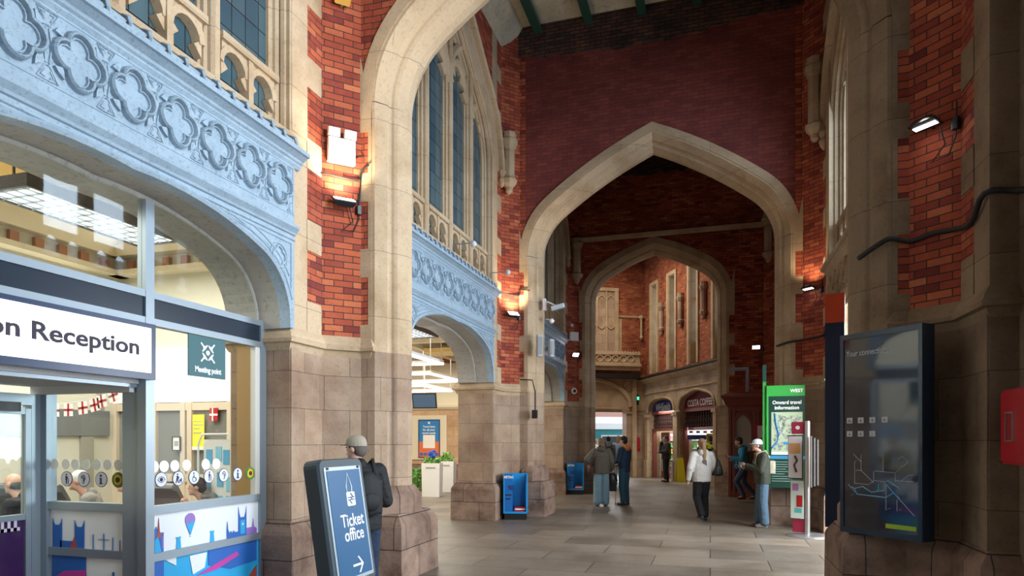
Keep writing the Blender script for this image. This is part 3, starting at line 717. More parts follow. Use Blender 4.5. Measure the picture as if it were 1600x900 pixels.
m = MB(); m.tube([(0, -.3, 4.42), (2, -.32, 4.44), (4, -.3, 4.43), (L, -.31, 4.45)], .05, 6); m.build('cable', M['rubber'], sw)
# upper wall with lancets
wx = [1.12, 2.92, 4.82, 6.75]; hwid = .30
z0w, z1w = 5.5, 8.45
m = MB(); prev = 0
for x in wx:
    m.box(prev, x - hwid, 0, .6, 4.35, 10.2); m.box(x - hwid, x + hwid, 0, .6, 4.35, z0w - .9); m.box(x - hwid, x + hwid, 0, .6, z1w, 10.2); prev = x + hwid
m.box(prev, L, 0, .6, 4.35, 10.2); m.build('brickwork', M['brick_orange'], sw)
for i, x in enumerate(wx):
    wn = struct('window_%d' % (5 + i), '%s tall lancet window on the slanting wall above the shops' % ('first (farthest)', 'second', 'third', 'fourth (nearest)')[i], 'window')
    wn.parent = sw; wn.location = (x, 0, 0)
    del wn['label']; del wn['category']
    m = MB(); p_ = [(-hwid, 4.6), (-hwid, z1w), (hwid, z1w), (hwid, 4.6)]
    m.sweep2(p_, [(-.02, .0), (.02, -.06), (.16, -.06), (.16, .06), (-.02, .5)]); m.box(-hwid, hwid, .25, .4, z0w - .9, z0w); m.box(-hwid, hwid, .24, .34, 7.1, 7.2); m.box(-.02, .02, .24, .34, z0w, z1w)
    m.build('window_frame', M['stone_plain'], wn)
    m = MB(); m.box(-hwid, hwid, .29, .30, z0w, z1w); m.build('pane', M['skyglass'], wn)
for x in (2.02, 3.87, 5.78):
    corbel(x, -.08, 6.1, 7.5, .15).build('corbel_shaft', M['stone_low'], sw)
# closing walls and roof of the inner hall
m = MB(); m.prism([(-9.3, 21.3), (2.6, 21.3), (1.55, 23.1), (-2.3, 30.6), (-3.1, 30.9), (-9.4, 27.7)], 10.0, 10.2); oc = m.build('ceiling_inner_hall', M['sooty'], None); tag(oc, 'dark sooty roof of the inner hall', 'ceiling', kind='structure')
m = MB(); m.box(-9.2, -9.0, 25.8, 33, 0, 10.2); m.box(-13.5, -9.0, 25.8, 26.0, 4.4, 10.2); m.box(-9, -5.0, 21.4, 21.8, 4.4, 10.2); tag(m.build('wall_inner_left', M['brick_orange']), 'unseen left wall of the inner hall', 'wall', kind='structure')

m = MB(); m.box(-5.0, 2.9, -8.3, -8.0, 0, 10.9); tag(m.build('light_block_behind', M['brick']), 'added brick wall behind the camera that shuts out sky light', 'wall', kind='structure')  # unseen wall added to block sky light; the concourse continues there
# ================================================================== RECEPTION (behind the left near bay)
RM = struct('wall_reception', 'cream walls and raised ceiling of the reception room behind the glazing', 'room')
m = MB(); m.box(-9.55, -9.35, 1.0, 8.7, 0, 4.8); m.box(-9.35, -5.05, .8, 1.0, 0, 5.9); m.box(-9.35, -5.05, 8.5, 8.7, 3.1, 4.8)
m.build('plaster_wall', simple('pale grey cream wall', (.60, .58, .49)), RM)
m = MB(); m.box(-9.9, -9.35, .8, 8.7, 4.8, 4.95); m.box(-9.6, -5.05, 8.5, 8.9, 4.8, 4.95); m.box(-9.4, -9.1, 1, 8.5, 4.30, 4.38); m.box(-9.4, -9.2, 1, 8.5, 4.62, 4.8); m.box(-9.3, -5.05, 8.25, 8.5, 4.30, 4.38); m.box(-9.3, -5.05, 8.3, 8.5, 4.62, 4.8); m.build('cornice', M['cream'], RM)
rose = simple('brown rosette', (.42, .20, .11))
m = MB(); y = 1.3
while y < 8.3: m.box(-9.36, -9.28, y, y + .13, 4.42, 4.57); y += .36
x = -9.1
while x < -5.2: m.box(x, x + .13, 8.43, 8.52, 4.42, 4.57); x += .36
m.build('rosettes', rose, RM)
m = MB(); m.box(-9.95, -9.85, .8, 8.9, 4.9, 5.9); m.box(-9.9, -5.05, 8.85, 8.95, 4.9, 5.9); m.build('clerestory_wall', M['yellow'], RM)
m = MB()
for y in (1.4, 2.9, 4.4, 5.9, 7.4): m.box(-9.86, -9.83, y, y + .95, 5.0, 5.8)
for x in (-9.2, -7.7, -6.3): m.box(x, x + .95, 8.80, 8.86, 5.0, 5.8)
m.build('clerestory_light', M['lightpanel'], RM)
m = MB(); m.box(-10, -4.98, .8, 9, 5.9, 6.0); m.build('ceiling_board', M['cream'], RM)
m = MB(); m.box(-5.12, -5.05, 6.1, 8.7, 0, 5.9); m.box(-5.3, -5.06, .8, 8.7, 3.9, 5.9); m.build('inner_face', M['cream'], RM)
# light raft
lr = thing('light_raft', 'long black edged light raft hanging in the reception ceiling', 'light', (-7.16, 6.1, 4.3))
m = MB(); m.box(-.36, .36, -1.02, -.98, 0, .14); m.box(-.36, .36, 1.0, 1.04, 0, .14); m.box(-.36, -.32, -1, 1, 0, .14); m.box(.32, .36, -1, 1, 0, .14); m.box(-.32, .32, -1, 1, .10, .13); m.build('frame', M['black'], lr)
m = MB(); m.box(-.32, .32, -.98, 1.0, .02, .05); m.build('diffuser', M['lightpanel'], lr)
m = MB()
for i in range(12): m.box(-.32, .32, -.95 + i * .165, -.94 + i * .165, .0, .02)
for i in range(4): m.box(-.25 + i * .16, -.245 + i * .16, -1, 1, .0, .02)
m.build('louvre', M['alu'], lr)
for yy in (-.9, .9): MB().box(-.01, .01, yy, yy + .02, .13, 1.6).build('hanger', M['black'], lr)
# partition with oak framed windows across the room
pt = struct('wall_partition', 'white fascia and framed office windows at the back of the reception', 'partition')
m = MB(); m.box(-9.35, -5.3, 8.40, 8.5, 2.25, 3.1); m.build('white_fascia', simple('bright white fascia', (.92, .92, .90)), pt)
m = MB()
for x in (-9.35, -8.55, -7.98, -7.85, -7.1, -6.5, -5.75): m.box(x, x + .09, 8.38, 8.5, 0, 2.25)
for z in (.0, 1.0, 2.12): m.box(-9.35, -5.3, 8.39, 8.49, z, z + (.12 if z else .95))
m.build('partition_frame', simple('pale beige frame', (.62, .52, .40)), pt)
m = MB(); m.box(-9.35, -5.3, 8.44, 8.45, 1.05, 2.2); m.build('office_glass', simple('dim office glass', (.20, .20, .18), .15), pt)
def poster(name, label, cat, c, wd, ht, ax, col_, parts=(), fr_=None, border=None, th=.012):
    """flat framed sheet; ax = reading direction; parts: (u0,u1,v0,v1,material) 0..1"""
    n = Vector(ax).cross(Vector((0, 0, 1)))
    t = thing(name, label, cat, c, math.atan2(ax[1], ax[0]))
    m = MB(); m.box(-wd / 2, wd / 2, -th, 0, 0, ht); m.build('sheet', col_, t)
    for i, (u0, u1, v0, v1, mm) in enumerate(parts):
        m = MB(); m.box(-wd / 2 + u0 * wd, -wd / 2 + u1 * wd, -th - .003 - .0015 * i, -th, v0 * ht, v1 * ht); m.build('printed_block', mm, t)
    if fr_:
        m = MB(); b = border
        m.box(-wd / 2 - b, wd / 2 + b, -th - .01, .0, -b, 0); m.box(-wd / 2 - b, wd / 2 + b, -th - .01, .0, ht, ht + b)
        m.box(-wd / 2 - b, -wd / 2, -th - .01, .0, 0, ht); m.box(wd / 2, wd / 2 + b, -th - .01, .0, 0, ht); m.build('frame', fr_, t)
    return t
WH = M['white']; YE = simple('yellow notice', (.85, .75, .03)); GR = simple('grey print', (.35, .36, .38)); 
poster('notice', 'yellow printed notice on the office window', 'notice', (-7.62, 8.38, 1.50), .22, .55, (1, 0, 0), YE, [(.08, .9, .80, .82, GR), (.08, .9, .70, .72, GR), (.08, .6, .60, .62, GR), (.08, .8, .48, .50, GR), (.0, 1, 0, .09, WH)])
poster('notice', 'small red and white notice right of the yellow one', 'notice', (-7.33, 8.38, 1.95), .15, .2, (1, 0, 0), M['red'], [(.3, .45, 0, 1, WH), (0, 1, .4, .55, WH)])
poster('certificate', 'small framed certificate left of the yellow notice', 'certificate', (-8.03, 8.37, 1.50), .13, .2, (1, 0, 0), WH, [(.2, .8, .3, .7, GR)], M['black'], .012)
m = MB(); m.box(-9.36, -9.30, 1.2, 8.3, 1.72, 2.12); m.build('grey_band', simple('grey panel band', (.16, .17, .17)), RM)
m = MB()
for y in (2.2, 3.6, 5.0, 6.0, 6.9, 7.8): m.box(-9.36, -9.31, y, y + .22, 0, 1.72); m.box(-9.36, -9.32, y + .3, y + .42, 2.12, 3.2)
m.build('grey_panels', simple('grey olive panels', (.30, .29, .24)), RM)
# benches with rolled backs
def bench(x0, x1, y, label):
    t = thing('waiting_bench', label, 'bench', ((x0 + x1) / 2, y, 0)); h = (x1 - x0) / 2
    pr = [(-.0, .40), (.02, .44), (.30, .46), (.34, .60), (.38, .95), (.36, 1.02)]
    pr = [(.45 - a, z) for a, z in pr]
    outer = [(.10, .95), (.06, 1.02), (.03, 1.07), (.0, 1.12), (-.04, 1.14), (-.08, 1.12), (-.09, 1.08), (-.06, 1.05), (-.02, 1.05), (.05, .95), (.09, .55), (.16, .40), (.5, .37), (.5, .42), (.2, .46), (.13, .60)]
    m = MB(); m.loft([[(x, a, z) for a, z in outer] for x in (-h, h)], caps=True); m.build('seat_shell', simple('grey brown bench', (.16, .15, .14), .35), t)
    for x in (-h + .1, h - .15): MB().box(x, x + .05, .1, .45, 0, .38).build('leg', M['steel'], t)
    return t
bench(-8.9, -7.2, 5.8, 'grey rolled back waiting bench beside the grey haired man')
bench(-6.9, -6.08, 6.35, 'grey rolled back waiting bench behind the dark haired boy')
# bunting
bt = thing('bunting', 'string of white flags with red crosses hung behind the inner glass pane', 'bunting', (-6.55, 5.6, 0))
fx = [(-.72, 1.99, 0), (-.52, 1.985, 0), (-.32, 1.99, 0), (-.11, 2.01, .1), (.06, 2.04, .2), (.16, 2.08, .2), (.32, 2.14, .3)]
m = MB(); m.tube([(x - .05, 0, z + .075) for x, z, a in fx] + [(.42, 0, 2.24)], .003, 4); m.build('string', WH, bt)
for x, z, a in fx:
    mt = Matrix.Translation((x, 0, z)) @ Matrix.Rotation(-a, 4, 'Y')
    f = MB(mt).box(-.065, .065, -.002, .002, -.07, .07).build('flag', WH, bt)
    m = MB(mt); m.box(-.013, .013, -.004, .004, -.07, .07); m.box(-.065, .065, -.004, .004, -.012, .012); m.build('cross', M['red'], f)
# poster stand seen through the door
ps = poster('display_board', 'blue edged display board with white poster seen through the door glass', 'display', (-8.35, 5.2, .7), .95, 1.25, (.75, .66, 0), simple('sky blue', (.02, .35, .70)), [(0, .82, .08, .93, WH), (0, .82, .80, .93, simple('royal blue', (.03, .13, .50)))] + [(.1 + .09 * i, .13 + .09 * i, .42, .60, GR) for i in range(7)])
# leaflet display seen by the oak panel
ld = thing('leaflet_display', 'white leaflet display with pale blue squares beside the oak panel', 'display', (-5.42, 6.28, 0), R(-5))
m = MB(); m.box(-.24, .2, 0, .04, .55, 1.66); m.build('board', WH, ld)
m = MB(); m.tube([(-.26, -.06, .0), (-.26, -.06, 1.6), (-.2, -.06, 1.72), (.2, -.06, 1.72), (.26, -.06, 1.6), (.26, -.06, 0)], .012, 6); m.build('wire_frame', WH, ld)
rnd = random.Random(5)
for i in range(9):
    x = -.22 + .14 * (i % 3) + rnd.uniform(0, .05); z = .75 + .3 * (i // 3) + rnd.uniform(0, .1)
    MB().box(x, x + .09, -.006, 0, z, z + .17).build('blue_square', simple('pale blue print', (.25, .60, .80)) if i % 2 else simple('mid blue print', (.12, .42, .70)), ld)

def ring2(c, r, n=14): return [(c[0] + r * math.cos(2 * PI * k / n), c[1] + r * math.sin(2 * PI * k / n)) for k in range(n)]
# ---- glazed shopfront in the arch
GX = -4.63
gz = struct('window_9', 'grey aluminium glazed shopfront filling the reception arch', 'shopfront')
def bars(lst, name, mt, dx=.045):
    for (y0, y1, z0, z1) in lst:
        d_ = dx - (.004 if z1 - z0 < .3 else 0); MB().box(GX - d_, GX + d_, y0, y1, z0, z1).build(name, mt, gz)
bars([(4.44, 4.53, .0, 3.70), (5.93, 6.02, 0, 2.92), (1.98, 6.02, 2.87, 2.93), (1.98, 6.02, 2.64, 2.70), (4.53, 5.93, 1.01, 1.08), (4.53, 5.93, .60, .67), (4.53, 5.93, .02, .10)], 'frame_bar', M['alu'])
bars([(1.98, 4.44, 2.70, 2.87), (4.53, 5.93, 2.70, 2.87)], 'dark_fascia_panel', M['navy'], .03)
bars([(5.86, 5.93, 1.08, 2.64)], 'inner_post', simple('cream post', (.62, .60, .55)), .03)
MB().box(GX - .32, GX - .02, 6.0, 6.04, 0, 2.9).build('oak_lining', M['wood'], gz)
def pane(y0, y1, z0, z1): MB().box(GX - .004, GX + .004, y0, y1, z0, z1).build('glass_pane', M['glass'], gz)
pane(4.53, 5.93, 1.08, 2.64)
ar = [(x + 4.0, z) for x, z in arch4(1.93, 2.92, 3.70, .63, 70) if x + 4.0 > 4.53]
MB(Matrix(((0, 1, 0, GX), (1, 0, 0, 0), (0, 0, 1, 0), (0, 0, 0, 1)))).slab([(4.53, 2.93), (4.53, 3.68)] + ar + [(5.9, 2.93)], -.004, .004).build('glass_pane', M['glass'], gz)
ar = [(x + 4.0, z) for x, z in arch4(1.93, 2.92, 3.70, .63, 70) if x + 4.0 < 4.44]
MB(Matrix(((0, 1, 0, GX), (1, 0, 0, 0), (0, 0, 1, 0), (0, 0, 0, 1)))).slab([(2.1, 2.93)] + ar + [(4.44, 3.68), (4.44, 2.93)], -.004, .004).build('glass_pane', M['glass'], gz)
# printed panels (left facade plane, then return)
CB = simple('print cobalt', (.02, .13, .48), .4); CC = simple('print cyan', (.02, .38, .72), .4); CM = simple('print magenta', (.55, .05, .35), .4); CP = simple('print purple', (.30, .16, .50), .4)
CBR = simple('print brick red', (.38, .07, .05), .4); CG = simple('print green', (.05, .42, .30), .4); PW = simple('print white', (.78, .82, .86), .4)
def printed(parent, mtx, polys):
    for m_, pl, lv in polys: MB(mtx).slab(pl, -.004 - .002 * lv, 0).build('printed_shape', m_, parent)
def tower(x, w_, z0, z1, sp=.10):
    return [(x, z0), (x, z1 + sp), (x + .012, z1 + sp * .4), (x + .03, z1), (x + w_ - .03, z1), (x + w_ - .012, z1 + sp * .4), (x + w_, z1 + sp), (x + w_, z0)]
FM = Matrix(((0, -1, 0, GX + .012), (1, 0, 0, 0), (0, 0, 1, 0), (0, 0, 0, 1)))
MB().box(GX - .01, GX + .01, 4.53, 5.93, .67, 1.01).build('printed_panel', PW, gz); MB().box(GX - .01, GX + .01, 4.53, 5.93, .1, .60).build('printed_panel', CC, gz)
bal = [(4.97 + .062 * math.sin(t), .915 + .062 * math.cos(t)) for t in [PI * (-.66 + 1.32 * k / 14) for k in range(15)]] + [(4.976, .775), (4.964, .775)]
printed(gz, FM, [(CP, bal, 0), (CC, [(4.919, .880), (4.966, .780), (4.974, .780), (5.021, .880), (4.985, .905), (4.95, .875)], 1), (CC, [(4.966, .755), (4.974, .755), (4.974, .767), (4.966, .767)], 0), (CB, [(4.555, .67), (4.555, .86), (4.58, .90), (4.60, .84), (4.66, .84), (4.66, .67)], 0), (CBR, [(4.575, .80), (4.595, .86), (4.605, .97), (4.615, .86), (4.64, .80)], 1),
    (CC, [(4.80, .67), (4.81, .755), (4.795, .775), (4.86, .775), (4.85, .755), (4.86, .67)], 0), (CC, [(5.22, .67), (5.23, .755), (5.215, .775), (5.28, .775), (5.27, .755), (5.28, .67)], 0),
    (CB, tower(5.62, .12, .67, .86, .11), 0), (CC, tower(5.645, .07, .69, .83, .0), 1), (PW, ring2((5.68, .79), .012), 2), (CB, [(5.50, .72), (5.50, .735), (5.52, .735), (5.52, .72), (5.54, .72), (5.54, .735), (5.56, .735), (5.56, .72)], 0), (CC, [(4.56, .67), (4.56, .78), (4.59, .81), (4.61, .76), (4.63, .67)], 2), (CP, [(4.64, .70), (4.64, .80), (4.655, .80), (4.655, .70)], 1), (CB, [(5.45, .67), (5.45, .76), (5.46, .84), (5.47, .76), (5.49, .72), (5.62, .72), (5.62, .67)], 0), (CP, [(5.74, .67), (5.74, .74), (5.83, .74), (5.845, .83), (5.86, .74), (5.90, .72), (5.90, .67)], 0),
    (CB, [(5.2, .60), (5.45, .60), (5.9, .60), (5.9, .38), (5.5, .36), (5.2, .45)], 0), (PW, [(4.96, .58), (5.18, .58), (5.15, .44), (5.0, .40)], 1), (CM, [(5.05, .38), (5.3, .45), (5.6, .52), (5.62, .48), (5.3, .39)], 2), (CG, [(4.75, .28), (5.0, .34), (5.4, .30), (5.4, .22), (4.8, .22)], 1), (CBR, [(5.6, .1), (5.9, .33), (5.9, .1)], 1),
    (PW, [(4.66, .60), (4.80, .60), (4.80, .52)], 1), (CB, [(4.53, .6), (4.66, .6), (4.66, .45), (4.53, .40)], 1)])
# return screen
RY = 4.5
rs = struct('window_10', 'glazed return screen beside the automatic door', 'shopfront')
for a in ((-5.84, -5.72, RY - .05, RY + .05, 0, 2.13), (-4.86, -4.68, RY - .04, RY + .04, 0, 2.13), (-5.72, -4.86, RY - .04, RY + .04, 1.03, 1.10), (-5.72, -4.86, RY - .04, RY + .04, .62, .69), (-5.72, -4.86, RY - .04, RY + .04, 2.07, 2.13), (-5.72, -4.86, RY - .04, RY + .04, 0, .1)):
    q = .004 if a[5] - a[4] < .3 else 0; MB().box(a[0], a[1], a[2] + q, a[3] - q, a[4], a[5]).build('frame_bar', M['alu'], rs)
MB().box(-5.72, -4.86, RY - .004, RY + .004, 1.10, 2.07).build('glass_pane', M['glass'], rs)
MB().box(-5.72, -4.86, RY - .01, RY + .01, .69, 1.03).build('printed_panel', PW, rs); MB().box(-5.72, -4.86, RY - .01, RY + .01, .1, .62).build('printed_panel', PW, rs)
RMx = Matrix.Translation((0, RY - .012, 0))
printed(rs, RMx, [(CB, tower(-5.69, .11, .69, .89, .06), 0), (CB, tower(-5.43, .11, .69, .88, .06), 0), (CB, [(-5.6, .69), (-5.6, .75), (-5.42, .75), (-5.42, .69)], 0), (CBR, [(-5.48, .69), (-5.43, .79), (-5.40, .69)], 1)]
    + [(CB, [(x, .69), (x, h), (x + .006, h), (x + .006, .69)], 0) for x, h in ((-5.22, .82), (-5.10, .83), (-5.0, .8), (-4.92, .78))] + [(CB, [(-5.16, .775), (-5.16, .78), (-5.04, .78), (-5.04, .775)], 0)]
    + [(CB, [(-5.70, .15), (-5.70, .62), (-5.30, .62), (-5.30, .15)], 0), (CM, [(-5.70, .40), (-5.55, .48), (-5.3, .5), (-5.3, .3), (-5.7, .25)], 1), (CB, [(-5.28, .36), (-4.9, .34), (-4.9, .28), (-5.2, .28)], 0), (CB, [(-5.0, .34), (-5.0, .5), (-4.98, .5), (-4.98, .34)], 0)])
# round stickers on both panes
DOT = simple('white dot', (.88, .90, .84), .5); NV = simple('sticker navy', (.03, .03, .10)); STK = simple('sticker grey white', (.70, .73, .78)); SUN = simple('sunflower', (.85, .60, .02)); SUNG = simple('sunflower green', (.05, .20, .04)); SUNB = simple('sunflower brown', (.05, .02, .01))
def ico(mb, kind, cx, cz, s):
    S = lambda pts: mb.slab([(cx + x * s, cz + z * s) for x, z in pts], -.009, -.006)
    D = lambda x, z, r: mb.slab(ring2((cx + x * s, cz + z * s), r * s), -.009, -.006)
    T = lambda pts, r: mb.tube([(cx + x * s, -.0075, cz + z * s) for x, z in pts], r * s, 5)
    if kind == 'stick': D(.05, .62, .13); S([(-.12, .42), (.12, .42), (.14, -.1), (.06, -.75), (-.06, -.75), (-.04, -.2), (-.14, -.05)]); T([(.12, .35), (.38, .05), (.40, -.75)], .05)
    elif kind == 'ear': T([(-.1, -.6), (.1, -.55), (.15, -.2), (.35, .1), (.3, .45), (0, .6), (-.3, .4), (-.35, .1)], .06); T([(-.12, .15), (0, .3), (.12, .15), (.0, -.05), (.02, -.25)], .05)
    elif kind == 'info': D(0, .55, .17); S([(-.22, .25), (.14, .25), (.14, -.5), (.28, -.5), (.28, -.68), (-.28, -.68), (-.28, -.5), (-.14, -.5), (-.14, .08), (-.22, .08)])
    elif kind == 'eye': T([(-.65, 0), (-.35, .32), (0, .42), (.35, .32), (.65, 0), (.35, -.32), (0, -.42), (-.35, -.32), (-.65, 0)], .04); D(0, 0, .28)
    elif kind == 'dog': D(-.2, .62, .12); S([(-.35, .42), (-.1, .42), (.0, .0), (-.1, -.2), (.05, -.7), (-.08, -.7), (-.25, -.2), (-.45, -.7), (-.58, -.7), (-.4, .0)]); S([(.15, -.15), (.45, -.15), (.5, .05), (.62, .0), (.55, -.7), (.46, -.7), (.42, -.4), (.25, -.4), (.2, -.7), (.12, -.7)]); T([(-.1, .3), (.2, .0)], .04)
    elif kind == 'chair': D(-.12, .62, .12); T([(-.1, .42), (-.08, -.05), (.25, -.05), (.38, -.5)], .07); T([(-.2, .1), (-.4, -.2), (-.3, -.55), (0, -.68), (.28, -.5)], .05)
def stickers(parent, mtx, dots, icons, zd, zi, rd, ri):
    for u in dots: MB(mtx).slab(ring2((u, zd), rd, 18), -.004, 0).build('dot_sticker', DOT, parent)
    for u, k in icons:
        if k == 'sun':
            o = MB(mtx).slab(ring2((u, zi), ri, 18), -.006, 0).build('sunflower_sticker', SUNG, parent); o['label'] = 'green round sticker with a yellow sunflower'
            m = MB(mtx)
            for q in range(14):
                a = 2 * PI * q / 14; m.slab([(u + ri * .35 * math.cos(a - .2), zi + ri * .35 * math.sin(a - .2)), (u + ri * .9 * math.cos(a), zi + ri * .9 * math.sin(a)), (u + ri * .35 * math.cos(a + .2), zi + ri * .35 * math.sin(a + .2))], -.009, -.006)
            m.slab(ring2((u, zi), ri * .62), -.008, -.006); m.build('petals', SUN, o); MB(mtx).slab(ring2((u, zi), ri * .36), -.012, -.009).build('flower_centre', SUNB, o)
        else:
            o = MB(mtx).slab(ring2((u, zi), ri, 20), -.004, 0).build('symbol_sticker', NV, parent); MB(mtx).slab(ring2((u, zi), ri * .91, 20), -.006, -.004).build('sticker_face', STK, o)
            m = MB(mtx); ico(m, k, u, zi, ri * .9); m.build('pictogram', NV, o)
FP = Matrix(((0, -1, 0, GX + .008), (1, 0, 0, 0), (0, 0, 1, 0), (0, 0, 0, 1)))
stickers(gz, FP, [4.56, 4.67, 4.79, 4.93, 5.17, 5.31], [(4.635, 'eye'), (4.83, 'dog'), (5.02, 'chair'), (5.21, 'stick'), (5.41, 'ear'), (5.61, 'info'), (5.80, 'sun')], 1.42, 1.305, .052, .068)
stickers(rs, Matrix.Translation((0, RY - .006, 0)), [-5.67, -5.54, -5.43, -5.31, -5.18, -5.06, -4.94], [(-5.53, 'stick'), (-5.33, 'ear'), (-5.13, 'info'), (-4.94, 'sun')], 1.435, 1.305, .048, .068)
# recess: soffit and door screen
dr = struct('door_1', 'grey framed automatic glass door of the reception', 'door')
m = MB(); m.box(-5.86, -4.66, 1.9, 4.46, 2.13, 2.17); m.box(-5.86, -4.66, 1.9, 4.46, 2.5, 2.56); m.build('recess_soffit', simple('pale grey soffit', (.42, .42, .42)), dr)
MB().box(-4.72, -4.68, 1.98, 4.46, 2.10, 2.16).build('soffit_trim', M['alu'], dr); MB().box(-5.85, -4.72, 4.40, 4.46, 2.06, 2.13).build('soffit_trim', simple('light grey trim', (.55, .56, .57)), dr)
for a in ((-5.9, -5.79, 4.37, 4.45, 0, 2.06), (-5.88, -5.76, 1.9, 4.37, 1.96, 2.06), (-5.84, -5.78, 4.31, 4.36, 0, 1.93), (-5.84, -5.78, 1.9, 4.31, .95, 1.0), (-5.84, -5.78, 1.9, 4.31, 1.88, 1.94)):
    q = .004 if a[5] - a[4] < .3 else 0; MB().box(a[0] + q, a[1] - q, a[2], a[3], a[4], a[5]).build('frame_bar', M['alu'], dr)
MB().rbox(-5.76, -5.70, 2.3, 4.22, 1.90, 1.98, .02).build('operator_sensor', M['black'], dr)
MB().box(-5.815, -5.805, 1.9, 4.31, 1.0, 1.88).build('glass_pane', M['glass'], dr)
MB().box(-5.815, -5.805, 1.9, 4.31, .0, .95).build('lower_pane', simple('dark purple tinted pane', (.04, .015, .07), .15), dr)
m = MB(); y = 2.4
while y < 4.27: m.box(-5.80, -5.79, y, y + .025, .86, .97); m.box(-5.80, -5.79, y, y + .05, .86, .89); y += .055
m.build('manifestation_strip', simple('lilac white strip', (.55, .50, .62)), dr)
# ---- reception sign
sg = thing('reception_sign', 'white backlit sign reading Station Reception on the glazed front', 'sign', (GX + .05, 3.2, 2.16))
m = MB(); m.box(0, .07, -1.3, 1.27, .0, .47); m.build('sign_box', simple('dark navy box', (.02, .04, .09), .3), sg)
MB().box(.068, .078, -1.25, 1.215, .055, .43).build('sign_face', M['signlit'], sg)
tx = text('Station Reception', .17, M['ink'], sg, (.08, 0, .19), (0, 1, 0), bold=.0035, align='RIGHT')
mn = max(v.co.y for v in tx.data.vertices); sc_ = 1.92 / (mn - min(v.co.y for v in tx.data.vertices))
tx.data.transform(Matrix.Translation((0, -mn, 0))); tx.data.transform(Matrix.Diagonal((1, 1.31, 1.04, 1))); tx.data.transform(Matrix.Translation((0, 1.09, 0)))
# meeting point sign hung inside the glass
mp = thing('meeting_point_sign', 'square dark teal meeting point sign hanging inside the front glass', 'sign', (GX + .012, 5.18, 2.25))
MB().box(0, .012, -.24, .24, 0, .385).build('sign_board', M['teal'], mp)
m = MB(Matrix(((0, -1, 0, .013), (1, 0, 0, 0), (0, 0, 1, 0), (0, 0, 0, 1))))
m.slab(ring2((0, .235), .024), -.003, 0)
for q in range(4):
    a = R(45 + 90 * q); c_, s_ = math.cos(a), math.sin(a); P2 = lambda r, t: (r * c_ - t * s_, .235 + r * s_ + t * c_)
    m.slab([P2(.04, 0), P2(.075, .018), P2(.075, .008), P2(.125, .008), P2(.125, -.008), P2(.075, -.008), P2(.075, -.018)], -.003, 0)
    for v in (-1, 1):
        m.slab([P2(.045, v * .005), P2(.05, v * .045), P2(.062, v * .045), P2(.065, v * .012)], -.003, 0)
m.build('arrows_symbol', WH, mp)
text('Meeting point', .075, WH, mp, (.014, -.165, .045), (0, 1, 0), bold=.002, fit=.34)

# ================================================================== TICKET HALL (behind the middle left bay)
TH_ = struct('wall_ticket_hall', 'warm stone and cream walls of the bright ticket hall behind the middle arch', 'room')
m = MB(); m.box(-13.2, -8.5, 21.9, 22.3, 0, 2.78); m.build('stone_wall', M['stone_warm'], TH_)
m = MB(); m.box(-13.2, -8.5, 21.95, 22.3, 2.9, 4.7); m.box(-13.4, -13.2, 8.6, 24, 0, 4.7); m.box(-13.2, -5.05, 8.7, 8.8, 0, 4.7); m.box(-13.2, -5.05, 25.6, 25.8, 0, 4.7); m.build('plaster_wall', M['cream'], TH_)
m = MB(); m.loft([[(x, a, z) for a, z in ((21.95, 2.70), (21.84, 2.76), (21.78, 2.84), (21.95, 2.92))] for x in (-13.2, -8.45)], caps=True); m.box(-10.4, -9.05, 21.86, 21.92, .95, 2.55); m.build('cornice', simple('pale cream render', (.70, .62, .46)), TH_)
m = MB(); m.box(-13.2, -8.45, 21.75, 22.3, 0, .8); m.build('plinth', M['plinth'], TH_)
m = MB(); m.box(-13.2, -5.02, 8.6, 25.8, 4.62, 4.7); 
for y in (11.2, 13.9, 16.6, 19.3): m.box(-13.2, -5.05, y, y + .25, 4.35, 4.62)
for x in (-11, -8.6, -6.4): m.box(x, x + .2, 8.7, 25.8, 4.42, 4.62)
m.build('ceiling_beams', M['cream'], TH_)
m = MB(); m.box(-8.3, -6.3, 18.2, 19.2, 4.30, 4.42); m.build('ochre_cornice', M['yellow'], TH_)
m = MB(); m.box(-5.3, -5.05, 8.2, 13.2, 3.85, 4.7); m.box(-5.3, -5.05, 15.4, 20.2, 3.85, 4.7); m.build('inner_face', M['cream'], TH_)
def light_loop(cx, cy, wx_, wy_, z, label):
    t = thing('linear_light_loop', label, 'light', (cx, cy, z), group='rectangular tube light loops')
    for a in ((-wx_, wx_, -wy_, -wy_ + .09), (-wx_, wx_, wy_ - .09, wy_), (-wx_, -wx_ + .09, -wy_ + .09, wy_ - .09), (wx_ - .09, wx_, -wy_ + .09, wy_ - .09)):
        o = MB().box(a[0], a[1], a[2], a[3], 0, .035).build('tube', M['tube'], t)
    m = MB()
    for a in ((-wx_, wx_, -wy_, -wy_ + .09), (-wx_, wx_, wy_ - .09, wy_), (-wx_, -wx_ + .09, -wy_ + .09, wy_ - .09), (wx_ - .09, wx_, -wy_ + .09, wy_ - .09)): m.box(a[0], a[1], a[2], a[3], .036, .09)
    m.build('housing', WH, t)
    for x in (-wx_ + .04, wx_ - .05):
        for y in (-wy_ + .04, wy_ - .05): MB().box(x, x + .012, y, y + .012, .09, 4.62 - z).build('hanger', M['steel'], t)
    return t
light_loop(-6.55, 11.9, 1.15, 1.0, 3.25, 'nearest rectangular loop of tube lights in the ticket hall')
light_loop(-7.5, 15.5, 1.15, 1.1, 3.22, 'middle rectangular loop of tube lights in the ticket hall')
light_loop(-9.1, 18.6, 1.15, 1.1, 3.22, 'farthest rectangular loop of tube lights in the ticket hall')
lr2 = copy_tree(lr); lr2['label'] = 'black edged light raft hanging high in the ticket hall'; lr2.location = (-6.2, 12.6, 3.95)
